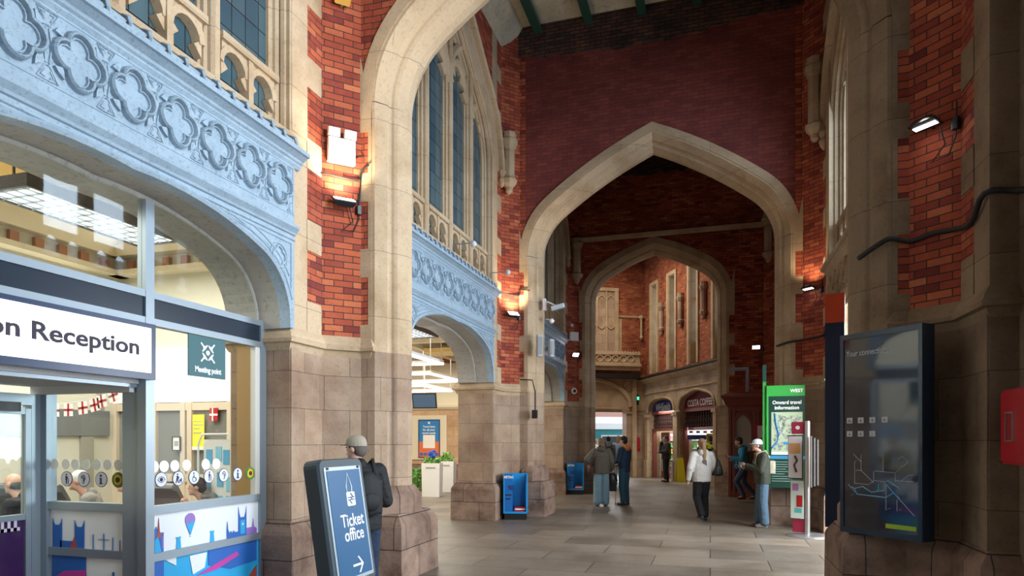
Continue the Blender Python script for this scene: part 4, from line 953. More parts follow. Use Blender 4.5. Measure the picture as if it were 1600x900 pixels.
# screen
tv = thing('departure_screen', 'black hanging screen tilted down in the ticket hall', 'screen', (-9.2, 20.3, 2.72), R(8))
M_ = Matrix.Translation((0, 0, .26)) @ Matrix.Rotation(R(14), 4, 'X')
MB(M_).rbox(-.42, .42, -.03, .03, -.26, .26, .01).build('case', M['black'], tv)
MB(M_).box(-.38, .38, -.036, -.03, -.22, .22).build('display', mat('dim screen', (.02, .03, .05), .2, emit=(.15, .25, .35), es=.3), tv)
MB().box(-.02, .02, .0, .04, .4, 1.9).build('bracket', M['steel'], tv)
po = poster('travel_poster', 'tall blue and orange poster on the cream ticket hall panel', 'poster', (-9.72, 21.85, 1.05), .78, 1.32, (1, 0, 0), simple('poster blue', (.02, .20, .50)), [(0, 1, 0, .42, simple('poster orange', (.72, .16, .05))), (.2, .8, .24, .60, simple('poster cream', (.85, .80, .72))), (.45, .55, .90, .96, WH), (.04, .2, .04, .11, CB), (.24, .40, .04, .11, CB), (.44, .6, .04, .11, CB), (.64, .8, .04, .11, CB), (.82, .96, .04, .11, CB)], NV, .03)
for i, s_ in enumerate(('Town here', 'for all your', 'travel needs')): text(s_, .105, WH, po, (0, -.02, 1.06 - .115 * i), (1, 0, 0), align='CENTER', bold=.003)
# planters
def leafmass(mb, x0, x1, y0, y1, z0, z1, n, rnd, s=.05):
    for _ in range(n):
        p = [rnd.uniform(x0, x1), rnd.uniform(y0, y1), rnd.uniform(z0, z1)]
        ax = rnd.randrange(3)
        if rnd.random() < .8: lim = ((x0, x1), (y0, y1), (z0, z1))[ax]; p[ax] = lim[rnd.randrange(2)] + rnd.uniform(-.01, .02)
        a = Vector((rnd.uniform(-1, 1), rnd.uniform(-1, 1), rnd.uniform(-1, 1))).normalized(); b = a.orthogonal().normalized(); c = Vector(p)
        mb.mi = rnd.randrange(2)
        mb.Fc([mb.V(c - a * s), mb.V(c + b * s * .5), mb.V(c + a * s), mb.V(c - b * s * .5)])
    mb.mi = 0
LEAF2 = simple('pale box leaves', (.16, .36, .05), .5)
def planter(x, y, label, flower):
    rnd = random.Random(int(-x * 100)); t = thing('planter', label, 'planter', (x, y, 0), R(12))
    m = MB(); m.loft([[(a * k, b * k, z) for a, b in ((-.27, -.27), (.27, -.27), (.27, .27), (-.27, .27))] for k, z in ((.94, 0), (1, .98), (.92, .98), (.9, .90))], caps=True); m.build('pot', M['white_gloss'], t)
    m = MB(); m.box(-.14, .14, -.282, -.268, .84, .87); m.build('name_strip', GR, t)
    m = MB(); m.ball((-.5, -.02, .5), .15, .13, .30); leafmass(m, -.66, -.34, -.22, .18, .16, .80, 420, rnd, .04); o = m.build('hedge_block', [M['leaf'], LEAF2], t)
    m = MB(); leafmass(m, -.2, .2, -.2, .2, .98, 1.12, 120, rnd, .06); m.build('foliage', [M['leaf'], LEAF2], t)
    if flower:
        m = MB()
        for _ in range(26): m.ball((rnd.uniform(-.08, .08), rnd.uniform(-.08, .08), rnd.uniform(1.12, 1.38)), .035, n=6, m=4)
        m.build('flower', simple('blue flowers', (.03, .12, .55)), t)
    else:
        m = MB(); leafmass(m, -.1, .1, -.1, .1, 1.12, 1.24, 50, rnd, .06); m.build('foliage_tuft', [M['leaf'], LEAF2], t)
planter(-7.86, 17.9, 'nearer white square planter with box hedge and blue flowers', True)
planter(-8.15, 19.7, 'farther white square planter with box hedge and green tuft', False)

# ================================================================== OUTSIDE THE PLATFORM DOORWAY
out = struct('station_building', 'bright pink brick station building across the tracks', 'building', (OC.x, OC.y, 0), OA)
m = MB(); m.box(-16, 10, 17, 17.6, 0, 9); m.build('far_brick_wall', simple('sunlit pink brick', (.62, .33, .26)), out)
m = MB(); m.tube([(-9 + x * .5, 14.5, 3.1 + .25 * math.sin(x * .7)) for x in range(30)], .06, 6); m.box(-16, 10, 14.4, 14.6, 3.6, 3.75); m.build('red_girder', M['red'], out)
tr = thing('train_carriage', 'teal green train carriage with white roof beyond the platform doorway', 'train', (OC.x, OC.y, 0), OA)
m = MB(); m.box(-14, 8, 7.5, 10.2, -.3, 2.28); m.build('body', simple('teal train paint', (.02, .25, .30), .3), tr)
m = MB(); m.loft([[(x, a, z) for a, z in ((7.42, 2.28), (7.5, 2.62), (8.0, 3.0), (9.7, 3.0), (10.2, 2.6), (10.2, 2.28))] for x in (-14, 8)], caps=True); m.build('roof', simple('train white', (.80, .84, .86), .4), tr)
x = -12.5
while x < 6:
    f = MB().rbox(x, x + 1.5, 7.44, 7.5, 1.05, 1.95, .02).build('window_frame', M['white'], tr); MB().box(x + .08, x + 1.42, 7.42, 7.44, 1.13, 1.87).build('pane', simple('dark train glass', (.04, .06, .08), .1), f); x += 1.85
MB().box(-14, 8, 7.46, 7.5, .2, .5).build('lower_panel', simple('train grey', (.25, .27, .28), .4), tr)

# ================================================================== SHOPS in the slanting wall (local x towards the camera, y into the shop)
SR = OA - PI / 2
m = MB(); m.box(-.3, 8.2, 4.3, 4.4, 0, 4.2); m.box(-.4, -.3, .6, 4.3, 0, 4.2); m.box(8.1, 8.2, .6, 4.3, 0, 4.2); m.box(-.3, 8.2, .56, 4.3, 3.9, 4.2); m.build('shop_interior', M['cream'], sw)
def shopfront(cx, hw, zs, za, name, label, bandcol, txt, tsize, tcol, wood):
    t = thing(name, label, 'shopfront', (0, 0, 0)); t.location = sw.location; t.rotation_euler = (0, 0, SR)
    ar = [(cx + x, z) for x, z in arch4(hw, zs, za, hw * .34, 74)]
    MB().slab(ar, .18, .22).build('fascia', bandcol, t)
    m = MB(); m.box(cx - hw, cx + hw, .16, .30, zs - .10, zs + .02); m.box(cx - hw, cx + hw, .16, .30, 2.05, 2.16); m.box(cx - hw, cx - hw + .16, .16, .32, 0, 2.16); m.box(cx + hw - .14, cx + hw, .16, .32, 0, 2.16)
    MB().box(cx - hw, cx + hw, .28, .31, 2.16, zs - .1).build('transom_back', simple('dark timber backing', (.03, .016, .013)), t)
    m.build('timber_frame', wood, t)
    m = MB(); x = cx - hw + .12
    while x < cx + hw - .1:
        for zz in (2.30, 2.50):
            m.sweep2([(x + a, zz + z) for a, z in quatre(0, 0, .035, .045, 6, 0)][::-1], [(-.008, .28), (-.004, .22), (.008, .22), (.014, .28)], closed=True)
        m.box(x + .09, x + .11, .2, .28, 2.16, zs - .1); x += .2
    m.build('pierced_transom', simple('dark brown timber', (.075, .035, .028)), t)
    return t
shopA = shopfront(1.78, 1.30, 2.88, 3.40, 'newsagent_shopfront', 'shopfront with dark blue arched sign reading WHSmith', simple('deep blue fascia', (.012, .035, .16)), '', .3, WH, M['darkwood'])
text('WHSmith', .46, simple('silver lettering', (.55, .58, .62)), shopA, (1.62, .17, 2.94), (1, 0, 0), align='CENTER', sx=.8, bold=.004, fit=1.5)
shopB = shopfront(5.05, 1.42, 2.88, 3.55, 'coffee_shopfront', 'shopfront with maroon arched sign reading COSTA COFFEE', simple('maroon fascia', (.13, .008, .018)), '', .3, WH, M['darkwood'])
text('COSTA COFFEE', .36, simple('cream lettering', (.75, .70, .66)), shopB, (4.98, .17, 2.98), (1, 0, 0), align='CENTER', bold=.006, fit=2.0)
def sobj(name, label, cat, x, y, z=0, rz=0):
    p = Vector((x, y)); c_, s_ = math.cos(SR), math.sin(SR)
    return thing(name, label, cat, (OC.x + c_ * x - s_ * y, OC.y + s_ * x + c_ * y, z), SR + rz)
# newsagent: door frame, magazine shelving
t = sobj('shop_door', 'open brown newsagent door with pale blue arched window panel', 'door', 1.1, .5)
MB().box(-.42, .42, 0, .05, 0, 2.0).build('door_leaf', M['darkwood'], t)
m = MB(); m.slab([(x, z) for x, z in [(-.3, .3)] + [(x, 1.55 + z) for x, z in arch2(.3, 0, .3, 6)] + [(.3, .3)]], -.01, 0); m.build('glass_panel', simple('pale blue glass', (.35, .55, .60), .2), t)
rnd = random.Random(11)
PCOL = [simple('pack ' + n, c) for n, c in (('red', (.6, .05, .04)), ('yellow', (.8, .6, .05)), ('white', (.8, .8, .8)), ('blue', (.05, .2, .6)), ('green', (.1, .4, .1)), ('pink', (.7, .3, .4)))]
def shelf_unit(t, wd, levels, z0, dz, name='shelf'):
    MB().box(-wd / 2, wd / 2, .30, .34, 0, z0 + dz * levels).build('back_panel', WH, t)
    for i in range(levels): MB().box(-wd / 2, wd / 2, 0, .3, z0 + dz * i - .02, z0 + dz * i).build(name, WH, t)
def stock(tloc, rz, wd, levels, z0, dz, grp, lab, catn, n_per):
    protos = []
    for i, mm in enumerate(PCOL):
        h = dz * rnd.uniform(.55, .8); w_ = wd / n_per * .8
        m = MB(); m.rbox(-w_ / 2, w_ / 2, -.02, .10, 0, h, .008); m.box(-w_ / 2 + .01, w_ / 2 - .01, -.023, -.02, h * .3, h * .6); o = m.build(catn, mm); tag(o, lab, catn, grp); protos.append(o)
    used = set(); c_, s_ = math.cos(rz), math.sin(rz)
    for l in range(levels):
        for k in range(n_per):
            i = rnd.randrange(len(protos)); o = protos[i]
            if i in used: o = protos[i].copy(); col.objects.link(o)
            used.add(i)
            x = -wd / 2 + (k + .5) * wd / n_per; y = .08
            o.location = (tloc[0] + c_ * x - s_ * y, tloc[1] + s_ * x + c_ * y, z0 + dz * l); o.rotation_euler = (0, 0, rz)
    for i, o in enumerate(protos):
        if i not in used: bpy.data.objects.remove(o)
t = thing('magazine_rack', 'white magazine rack full of bright packets inside the newsagent', 'shelves', (-1.42, 29.75, 0), R(8)); shelf_unit(t, 1.0, 6, .25, .28)
stock(t.location, R(8), 1.0, 6, .25, .28, 'packets on the newsagent rack', 'small bright packet standing on the white newsagent rack', 'packet', 9)
t = thing('wall_shelving', 'lit white shelving at the back of the coffee shop', 'shelves', (-.25, 28.5, 0), R(6)); shelf_unit(t, 2.4, 5, .3, .34)
stock(t.location, R(6), 2.4, 5, .3, .34, 'packets on the coffee shop shelving', 'small packet on the lit shelving behind the coffee counter', 'packet', 16)
t = thing('menu_board', 'bright menu boards with blue header hanging in the coffee shop', 'sign', (-.31, 27.0, 1.86), R(8))
MB().box(-.56, .56, 0, .05, 0, .30).build('board', mat('lit menu', (.9, .9, .9), .5, emit=(.95, .97, 1), es=.8), t)
MB().box(-.56, .56, -.02, .05, .30, .42).build('header', simple('royal blue header', (.02, .06, .32)), t)
MB().box(-.56, .2, -.02, .05, -.18, .0).build('lower_header', simple('royal blue header', (.02, .06, .32)), t)
for i in range(4): MB().box(-.5 + i * .27, -.36 + i * .27, -.006, 0, .08, .16).build('print', CB if i % 2 else M['orange'], t)
t = thing('shop_counter', 'pale shop counter inside the coffee shop', 'counter', (-.25, 27.4, 0), R(8)); MB().box(-.6, .6, 0, .5, 0, .95).build('counter_body', M['steel'], t); MB().box(-.63, .63, -.03, .53, .95, 1.0).build('worktop', WH, t)
# yellow wet floor stand by the guard
t = thing('wet_floor_sign', 'yellow folding wet floor sign standing behind the man in dark jacket', 'sign', (-1.15, 26.9, 0), R(20))
m = MB(); m.loft([[(x * k, y, z) for x, y in ((-.17, y0), (.17, y0), (.17, y0 + .02), (-.17, y0 + .02))] for k, y0, z in ((1, -.18, 0), (.7, -.02, .95))], caps=True); m.build('front_leaf', YE, t)
m = MB(); m.loft([[(x * k, y, z) for x, y in ((-.17, y0), (.17, y0), (.17, y0 + .02), (-.17, y0 + .02))] for k, y0, z in ((1, .18, 0), (.7, .02, .95))], caps=True); m.build('rear_leaf', YE, t)
# yellow notice held in the doorway
poster('hanging_notice', 'yellow notice board hanging in the coffee shop doorway', 'notice', (-.02, 25.6, 1.48), .28, .42, (.885, .466, 0), YE, [(.1, .9, .35, .6, GR), (.2, .8, .7, .85, GR)])
# ---- timber kiosk on the right pier
kk = struct('kiosk', 'red brown timber kiosk with pointed glazed panels built against the far right pier', 'kiosk')
KX0, KX1, KY = .50, 2.3, 20.25
m = MB(); m.box(KX0, KX1, KY + .06, KY + .3, 0, 2.70); m.build('kiosk_body', M['darkwood'], kk)
m = MB(); m.loft([[(KX0 - a, KY - a * .9, z), (KX1, KY - a * .9, z), (KX1, KY + .4, z), (KX0 - a, KY + .4, z)] for a, z in ((.02, 2.62), (.08, 2.68), (.16, 2.85), (.22, 2.9), (.22, 2.95), (.0, 3.05))], caps=True)
for x in (KX0, KX0 + .11, 1.18, 1.27, 2.2): m.box(x, x + .08, KY - .012, KY + .1, 0, 2.65)
m.box(KX0, KX1, KY, KY + .1, .0, .16); m.box(KX0, KX1, KY, KY + .1, .88, .98); m.box(KX0, KX1, KY, KY + .1, 2.5, 2.66)
m.sweep2([(.90 + x, z) for x, z in arch2(.26, 2.0, .42, 7)], [(0, KY + .08), (0, KY), (.06, KY), (.06, KY + .08)])
m.build('kiosk_frame', M['darkwood'], kk)
m = MB(); m.slab([(.66, 1.02)] + [(.90 + x, z) for x, z in arch2(.24, 2.0, .40, 7)] + [(1.14, 1.02)], KY + .045, KY + .055); m.build('kiosk_glass', simple('dim kiosk glass', (.36, .35, .31), .12), kk)
t = poster('access_sign', 'small blue sign with white wheelchair symbol on the timber kiosk', 'sign', (.86, KY - .03, .80), .44, .28, (1, 0, 0), simple('sign mid blue', (.015, .13, .25)))
m = MB(); ico(m, 'chair', -.13, .14, .13); o = m.build('wheelchair_symbol', WH, t); o.location.y = -.01
for i in range(3): MB().box(.03, .22 - .04 * i, -.016, -.012, .19 - .05 * i, .205 - .05 * i).build('print', WH, t)
t = poster('framed_notice', 'white notice in a red frame on the timber kiosk', 'notice', (1.50, KY - .03, 1.22), .42, .85, (1, 0, 0), WH, [(.2, .8, .55, .6, M['red']), (.2, .9, .4, .43, GR), (.2, .7, .3, .33, GR)], M['red'], .06)
t = thing('pipe', 'grey square pipe bending over the timber kiosk', 'pipe', (0, 0, 0))
m = MB(); m.tube([(.55, 20.2, 3.72), (1.02, 20.2, 3.72)], .05, 4); m.tube([(1.02, 20.2, 3.77), (1.02, 20.2, 3.05)], .05, 4); m.build('pipe_run', simple('grey blue pipe', (.25, .30, .34)), t)
# ================================================================== LAMPS AND WALL FITTINGS
def fitting(name, label, cat, p, rz, group=None): return thing(name, label, cat, p, rz, group)
def floodlight(label, p, rz, tilt, power=0, aim=None, colr=(1, .62, .30), lens=M['led'], cable=True, sz=1.0, flat=1.0):
    """small floodlight on a stirrup; local y points into the wall"""
    t = fitting('floodlight', label, 'floodlight', p, rz)
    T = Matrix.Translation((0, -.13, 0)) @ Matrix.Rotation(R(tilt), 4, 'X') @ Matrix.Scale(sz, 4)
    m = MB(T); m.loft([[(-.13, -.0, -.08), (.13, 0, -.08), (.13, 0, .08), (-.13, 0, .08)], [(-.09, .06, -.055), (.09, .06, -.055), (.09, .06, .055), (-.09, .06, .055)]], caps=True)
    m.box(-.135, .135, -.015, .0, -.085, .085); m.build('housing', M['black'], t)
    MB(T).box(-.115, .115, -.020, -.014, -.065 * flat, .065 * flat).build('lens', lens, t)
    m = MB(); m.tube([(0, .0, 0), (0, -.13, 0)], .015, 6); m.tube([(-.12, -.13, 0), (0, -.05, 0), (.12, -.13, 0)], .008, 5); m.build('bracket', M['black'], t)
    if cable:
        m = MB(); m.tube([(.08, -.05, -.03), (.12, -.04, -.2), (.0, -.03, -.32), (.14, -.02, -.30), (.20, -.02, -.15), (.2, -.01, .15)], .007, 5); m.build('cable', M['rubber'], t)
        MB().rbox(.17, .23, -.05, 0, -.1, 0, .01).build('junction_box', M['black'], t)
    if power: spot('floodlight_beam', (Matrix.Translation(p) @ Matrix.Rotation(rz, 4, 'Z') @ Vector((0, -.22, .05)))[:], aim, power, colr, 120, .06)
    return t
A45 = PI / 4
WARML = (1, .78, .50)
floodlight('small black uplighter on the left pier beneath the white twin lamp box', (-4.14, 6.80, 4.42), A45, -62, 75, (-4.17, 6.75, 5.3), WARML)
floodlight('small black uplighter on the pier above the nearer blue bin', (-4.14, 13.60, 4.36), A45, -50, 80, (-4.12, 13.62, 5.2), WARML)
floodlight('bright floodlight high on the near right pier above the connections board', (1.93, 6.78, 4.47), -A45, 83, 4, sz=.85, flat=.5, aim=(1.4, 6.3, 3.6), colr=(1, .95, .9))
floodlight('bright floodlight on the right pier above the green information board', (1.86, 13.58, 4.52), -A45, 80, 26, sz=.85, flat=.55, aim=(1.80, 13.50, 5.1), colr=WARML)
floodlight('small bright floodlight on the red brick right of the far arch', (1.25, 20.16, 4.32), 0, 45, 3, (1.2, 19.6, 3.5), (.9, .9, 1), sz=.85)
floodlight('violet white floodlight left of the far arch under a white box', (-4.14, 20.4, 4.34), A45, 35, 6, (-4.0, 19.8, 4.2), (.85, .8, 1), sz=.9)
def twin_box(label, p, rz, heads=True):
    t = fitting('emergency_light', label, 'emergency light', p, rz)
    MB().rbox(-.16, .16, -.09, 0, 0, .27, .02).build('battery_box', M['white_gloss'], t)
    if heads:
        for x in (-.095, .095):
            T = Matrix.Translation((x, -.07, .33)) @ Matrix.Rotation(R(12), 4, 'X')
            MB(T).rbox(-.07, .07, -.05, .04, -.045, .045, .02).build('lamp_head', simple('frosted lamp head', (.85, .85, .85), .3), t)
    m = MB(); m.tube([(.16, -.02, .10), (.22, -.02, .14), (.30, -.02, .16), (.33, -.02, .02), (.24, -.015, -.05), (.22, -.01, -.5)], .009, 5); m.build('cable', M['rubber'], t)
    return t
twin_box('white emergency box with two lamp heads on the left pier above the ticket sign', (-4.15, 6.79, 4.88), A45)
twin_box('small white box beside the farthest arch on the left', (-4.15, 20.39, 4.78), A45, False)
t = fitting('floodlight', 'yellow floodlight high on the left pier at the top edge of the picture', 'floodlight', (-4.14, 6.8, 6.74), A45); MB(Matrix.Rotation(R(-30), 4, 'X')).rbox(-.10, .08, -.22, -.04, -.05, .05, .02).build('housing', simple('mustard housing', (.55, .33, .06)), t); m = MB(); m.tube([(0, 0, 0), (0, -.06, .03)], .02, 6); m.build('bracket', M['black'], t)
def cable(label, pts, r, name='cable'):
    q = []
    P_ = [Vector(p) for p in pts]; P_ = [P_[0]] + P_ + [P_[-1]]
    for i in range(1, len(P_) - 2):
        for k in range(4):
            t_ = k / 4; a, b, c, d = P_[i - 1:i + 3]
            q.append(.5 * ((2 * b) + (c - a) * t_ + (2 * a - 5 * b + 4 * c - d) * t_ ** 2 + (3 * b - a - 3 * c + d) * t_ ** 3))
    q.append(P_[-1]); o = MB().tube(q, r, 8).build(name, M['rubber'], smooth=True); tag(o, label, 'cable'); return o
cable('black cable running round the left pier below the white twin lamp box', [(-4.32, 5.9, 4.80), (-4.325, 6.2, 4.78), (-4.33, 6.6, 4.72), (-4.27, 6.62, 4.73), (-4.0, 6.90, 4.72), (-3.96, 6.92, 4.82), (-3.86, 6.93, 4.90)], .012)
cable('thin black wires along the pier above the nearer blue bin', [(-4.32, 12.9, 4.86), (-4.32, 13.4, 4.83), (-4.0, 13.71, 4.80), (-3.97, 13.73, 4.92), (-3.75, 13.74, 4.90)], .014)
cable('thick black cable sagging round the near right pier', [(1.38, 7.10, 3.42), (1.52, 6.94, 3.50), (1.62, 6.92, 3.54), (1.78, 6.92, 3.50), (1.92, 6.78, 3.52), (2.07, 6.62, 3.50), (2.07, 6.3, 3.46), (2.07, 6.04, 3.60), (2.27, 5.98, 3.58), (2.26, 5.6, 3.47), (2.26, 5.2, 3.52)], .024)
cable('black cable on the right pier above the green information board', [(1.26, 14.0, 3.52), (1.45, 13.74, 3.55), (1.7, 13.72, 3.58), (1.98, 13.45, 3.60), (2.0, 13.0, 3.62)], .022)
m = MB(); m.tube([(-3.62, 13.72, 2.2), (-3.62, 13.72, 2.7), (-3.68, 13.70, 2.95), (-3.95, 13.70, 2.97)], .014, 6); m.box(-3.67, -3.57, 13.62, 13.74, 2.12, 2.3); tag(m.build('door_call_box', M['black']), 'small dark box and wire on the pier right of the nearer blue bin', 'box')
def column_speaker(label, p, rz, h):
    t = fitting('column_speaker', label, 'speaker', p, rz, )
    MB().rbox(-.065, .065, -.16, -.05, 0, h, .03).build('cabinet', simple('grey speaker', (.42, .45, .47), .45), t); MB().box(-.05, .05, -.165, -.16, .04, h - .04).build('grille', simple('speaker grille', (.28, .30, .32), .6), t)
    MB().box(-.02, .02, -.05, 0, h * .4, h * .6).build('bracket', M['black'], t); return t
column_speaker('taller grey column speaker on the left jamb of the middle arch', (-3.55, 13.80, 3.45), R(20), .46)
column_speaker('shorter grey column speaker beside the taller one on the middle arch', (-3.42, 14.02, 3.47), R(60), .38)
t = thing('security_camera', 'white bullet camera on an arm at the left jamb of the middle arch', 'camera', (-3.45, 14.0, 4.55))
m = MB(); m.tube([(-.03, 0, .1), (.05, -.05, .12), (.22, -.08, .03)], .018, 6); m.box(-.06, -.0, -.05, .05, -.05, .2); m.build('arm', WH, t)
MB(Matrix.Translation((.28, -.1, -.02)) @ Matrix.Rotation(R(-12), 4, 'Y')).rbox(-.14, .16, -.05, .05, -.045, .045, .02).build('camera_body', simple('pale blue grey casing', (.55, .62, .66), .35), t)
t = thing('dome_camera', 'small white dome camera under the bullet camera', 'camera', (-3.45, 14.0, 4.30)); MB().tube([(0, 0, 0), (.10, -.03, -.02)], .012, 6).build('arm', WH, t); MB().ball((.14, -.04, -.05), .055, n=10, m=8).build('dome', WH, t)
for yy, lab in ((10.55, 'small camera on a thin arm above the middle blue screen, nearer of two'), (12.55, 'small camera on a thin arm above the middle blue screen, farther of two'), (18.9, 'small camera on a thin arm above the farthest blue screen')):
    t = thing('arm_camera', lab, 'camera', (-4.25, yy, 4.9)); MB().tube([(0, 0, 0), (.0, 0, .12), (.32, .05, .14)], .010, 5).build('arm', M['alu'], t); m = MB(); m.ball((.36, .05, .12), .055, n=10, m=6); m.build('dome', simple('pale casing', (.6, .65, .68), .3), t)
t = thing('round_camera', 'round white camera with black centre on brick left of the far arch', 'camera', (-4.13, 20.37, 3.20), A45)
MB(Matrix.Rotation(R(90), 4, 'X')).lathe([(.10, 0), (.10, .05), (.08, .07)], (0, 0, 0), 16).build('ring', WH, t); MB(Matrix.Rotation(R(90), 4, 'X')).lathe([(.055, .07), (.04, .09)], (0, 0, 0), 14).build('lens', M['black'], t)
t = thing('exit_light', 'small green lit exit light in the corner of the inner hall', 'sign', (OC.x - .25, OC.y - .45, 3.25), OA); MB().box(-.05, .05, 0, .06, 0, .45).build('case', M['black'], t); MB().box(-.045, .045, -.01, 0, .22, .36).build('lit_face', mat('lit green', (.05, .6, .3), .5, emit=(.05, .9, .4), es=1.5), t)
t = poster('wall_strip', 'narrow red strip notice on the far stone wall', 'sign', (OC.x - .3 * v1.x - .02 * d1.x, OC.y - .3 * v1.y - .02 * d1.y, 1.15), .13, .62, (v1.x, v1.y, 0), M['red'], [(.1, .9, .05, .2, simple('dark red', (.2, .01, .01)))])
# ================================================================== TICKET OFFICE PAVEMENT SIGN
ts = thing('pavement_sign', 'blue and grey pavement sign reading Ticket office with an arrow', 'sign', (-2.40, 4.12, 0), PI / 2)
SLATE = simple('slate grey plastic', (.045, .065, .08), .4)
def rrect(x0, x1, z0, z1, r, n=4):
    out = []
    for cx, cz, a0 in ((x1 - r, z1 - r, 0), (x0 + r, z1 - r, 90), (x0 + r, z0 + r, 180), (x1 - r, z0 + r, 270)):
        for k in range(n + 1): a = R(a0 + 90 * k / n); out.append((cx + r * math.cos(a), cz + r * math.sin(a)))
    return out
TL = Matrix.Rotation(R(-8.6), 4, 'X')
TL = Matrix.Translation((0, 0, .62)) @ TL
H_ = .91
m = MB(TL); m.loft([[(x, .0, z) for x, z in rrect(-.285, .285, 0, H_, .06)], [(x, .10, z) for x, z in rrect(-.285, .285, 0, H_, .06)]], caps=True); 
m.loft([[(x, -.02, z) for x, z in rrect(-.275, .275, .012, H_ - .01, .05)], [(x, .0, z) for x, z in rrect(-.285, .285, 0, H_, .06)]], caps=True); m.build('frame', SLATE, ts)
MB(TL).slab(rrect(-.238, .238, .05, H_ - .06, .012), -.026, -.018).build('snap_frame', simple('silver snap frame', (.42, .50, .55), .35, metal=.5), ts)
MB(TL).slab(rrect(-.215, .215, .075, H_ - .085, .004), -.030, -.025).build('poster_face', M['signblue'], ts)
for x in (-.2, .2): m = MB(TL); m.box(x - .01, x + .01, -.034, -.024, H_ - .078, H_ - .062); m.build('clip', M['black'], ts)
m = MB(TL); m.slab(rrect(.045 - .055, .045 + .055, .565, .665, .012), -.034, -.029)
m.tube([(.01, -.032, .66), (.0, -.032, .70), (.035, -.032, .80), (.075, -.032, .70), (.065, -.032, .66)], .004, 5); m.build('ticket_symbol', WH, ts)
m = MB(TL)
for pl in ([(.0, .605), (.09, .605), (.09, .612), (.0, .612)], [(.0, .622), (.09, .622), (.09, .629), (.0, .629)], [(.035, .655), (.05, .655), (.075, .629), (.062, .629)], [(.025, .629), (.038, .629), (.062, .612), (.05, .612)], [(.015, .605), (.028, .605), (.055, .578), (.042, .578)]): m.slab(pl, -.037, -.034)
m.build('double_arrow', M['signblue'], ts)
def on_sign(body, size, x, z, **k):
    up = (TL.to_3x3() @ Vector((0, 0, 1))); o = TL @ Vector((x, -.031, z)); t_ = text(body, size, WH, ts, o[:], (1, 0, 0), up[:], **k); return t_
on_sign('Ticket', .125, .03, .425, align='CENTER', sx=.95, bold=.0015); on_sign('office', .125, .03, .325, align='CENTER', sx=.95, bold=.0015)
m = MB(TL); m.slab([(-.04, .155), (.075, .155), (.03, .205), (.048, .205), (.10, .148), (.048, .09), (.03, .09), (.075, .14), (-.04, .14)], -.034, -.029); m.build('arrow', WH, ts)
m = MB(TL); m.slab([(.06, .012), (.16, .012), (.16, .04), (.06, .04)], -.026, -.019); m.build('maker_label', simple('lime yellow label', (.65, .75, .05)), ts)
m = MB(); m.loft([[(-.30, -.12, 0), (.30, -.12, 0), (.30, .32, 0), (-.30, .32, 0)], [(-.28, -.03, .30), (.28, -.03, .30), (.28, .20, .30), (-.28, .20, .30)], [(-.24, .02, .62), (.24, .02, .62), (.24, .10, .62), (-.24, .10, .62)]], caps=True); m.build('base', SLATE, ts)
# ================================================================== CONNECTIONS BOARD on the near right pier
cbd = thing('connections_board', 'large dark glossy display board reading Your connections on the near right pier', 'sign', (1.47, 6.66, .78), R(-47.5))
NAVY2 = simple('navy casing', (.008, .018, .035), .3)
W_ = .395
m = MB(); m.box(-W_, W_, 0, .15, 0, 1.87); m.build('casing', NAVY2, cbd)
m = MB(); m.box(-W_, W_, -.02, 0, 0, .05); m.box(-W_, W_, -.02, 0, 1.82, 1.87); m.box(-W_, -W_ + .035, -.02, 0, .05, 1.82); m.box(W_ - .035, W_, -.02, 0, .05, 1.82); m.build('frame', simple('blue black frame', (.010, .028, .05), .25), cbd)
MB().box(-W_ + .035, W_ - .035, -.008, 0, .05, 1.82).build('glass_face', simple('dark glossy glass', (.022, .026, .036), .05, spec=.6), cbd)
GW = simple('pale print', (.50, .52, .54), .4); LB = simple('light blue line', (.10, .36, .55), .4)
text('Your connections', .078, GW, cbd, (-.335, -.010, 1.66), (1, 0, 0), fit=.42)
def bx(cx_): return -W_ + .04 + (cx_ - 490) / 450 * (2 * W_ - .08)
def bz(cy_): return .15 + (590 - cy_) / 4 * .00575 - .02
for i, (cx_, z) in enumerate([(525, 1.03), (598, 1.03), (672, 1.03), (747, 1.03), (525, .905), (598, .905), (672, .905)]):
    o = MB().box(bx(cx_) - .028, bx(cx_) + .028, -.012, -.008, z, z + .052).build('symbol_square', GW, cbd); m = MB(Matrix.Translation((0, -.004, 0)))
    if i in (0,): ico(m, 'dog', bx(cx_) + .002, z + .026, .026)
    elif i == 6: ico(m, 'chair', bx(cx_), z + .026, .026)
    else: m.slab([(bx(cx_) + a * .02, z + .026 + b * .02) for a, b in ((-1, -.4), (-.2, -.3), (0, .8), (.3, -.3), (1, -.4), (.2, -.6))], -.010, -.008)
    m.build('pictogram', NAVY2, o)
m = MB()
for pl in ([(550, 165), (600, 215)], [(600, 165), (600, 270), (680, 345)], [(570, 205), (558, 215), (558, 360)], [(565, 270), (600, 270)], [(558, 355), (650, 358), (680, 330), (680, 275), (690, 270), (810, 275), (885, 205), (850, 175), (825, 190)], [(738, 165), (738, 270)], [(810, 275), (810, 330)],
           [(755, 350), (755, 510), (780, 495)], [(755, 350), (920, 530)], [(845, 325), (885, 285), (915, 285)], [(515, 365), (560, 415), (535, 435)], [(820, 440), (820, 510), (845, 495)], [(680, 330), (755, 335)], [(810, 324), (915, 324)]):
    m.tube([(bx(a), -.009, bz(b)) for a, b in pl], .0024, 4)
m.build('route_lines', GW, cbd)
m = MB()
for pl in ([(540, 380), (555, 390), (610, 373), (665, 405), (745, 390), (750, 335), (770, 328), (840, 370)], [(555, 390), (575, 425), (755, 432), (800, 400), (835, 430)], [(700, 400), (712, 385), (712, 350)]): m.tube([(bx(a), -.010, bz(b)) for a, b in pl], .006, 5)
m.build('thick_route_line', LB, cbd)
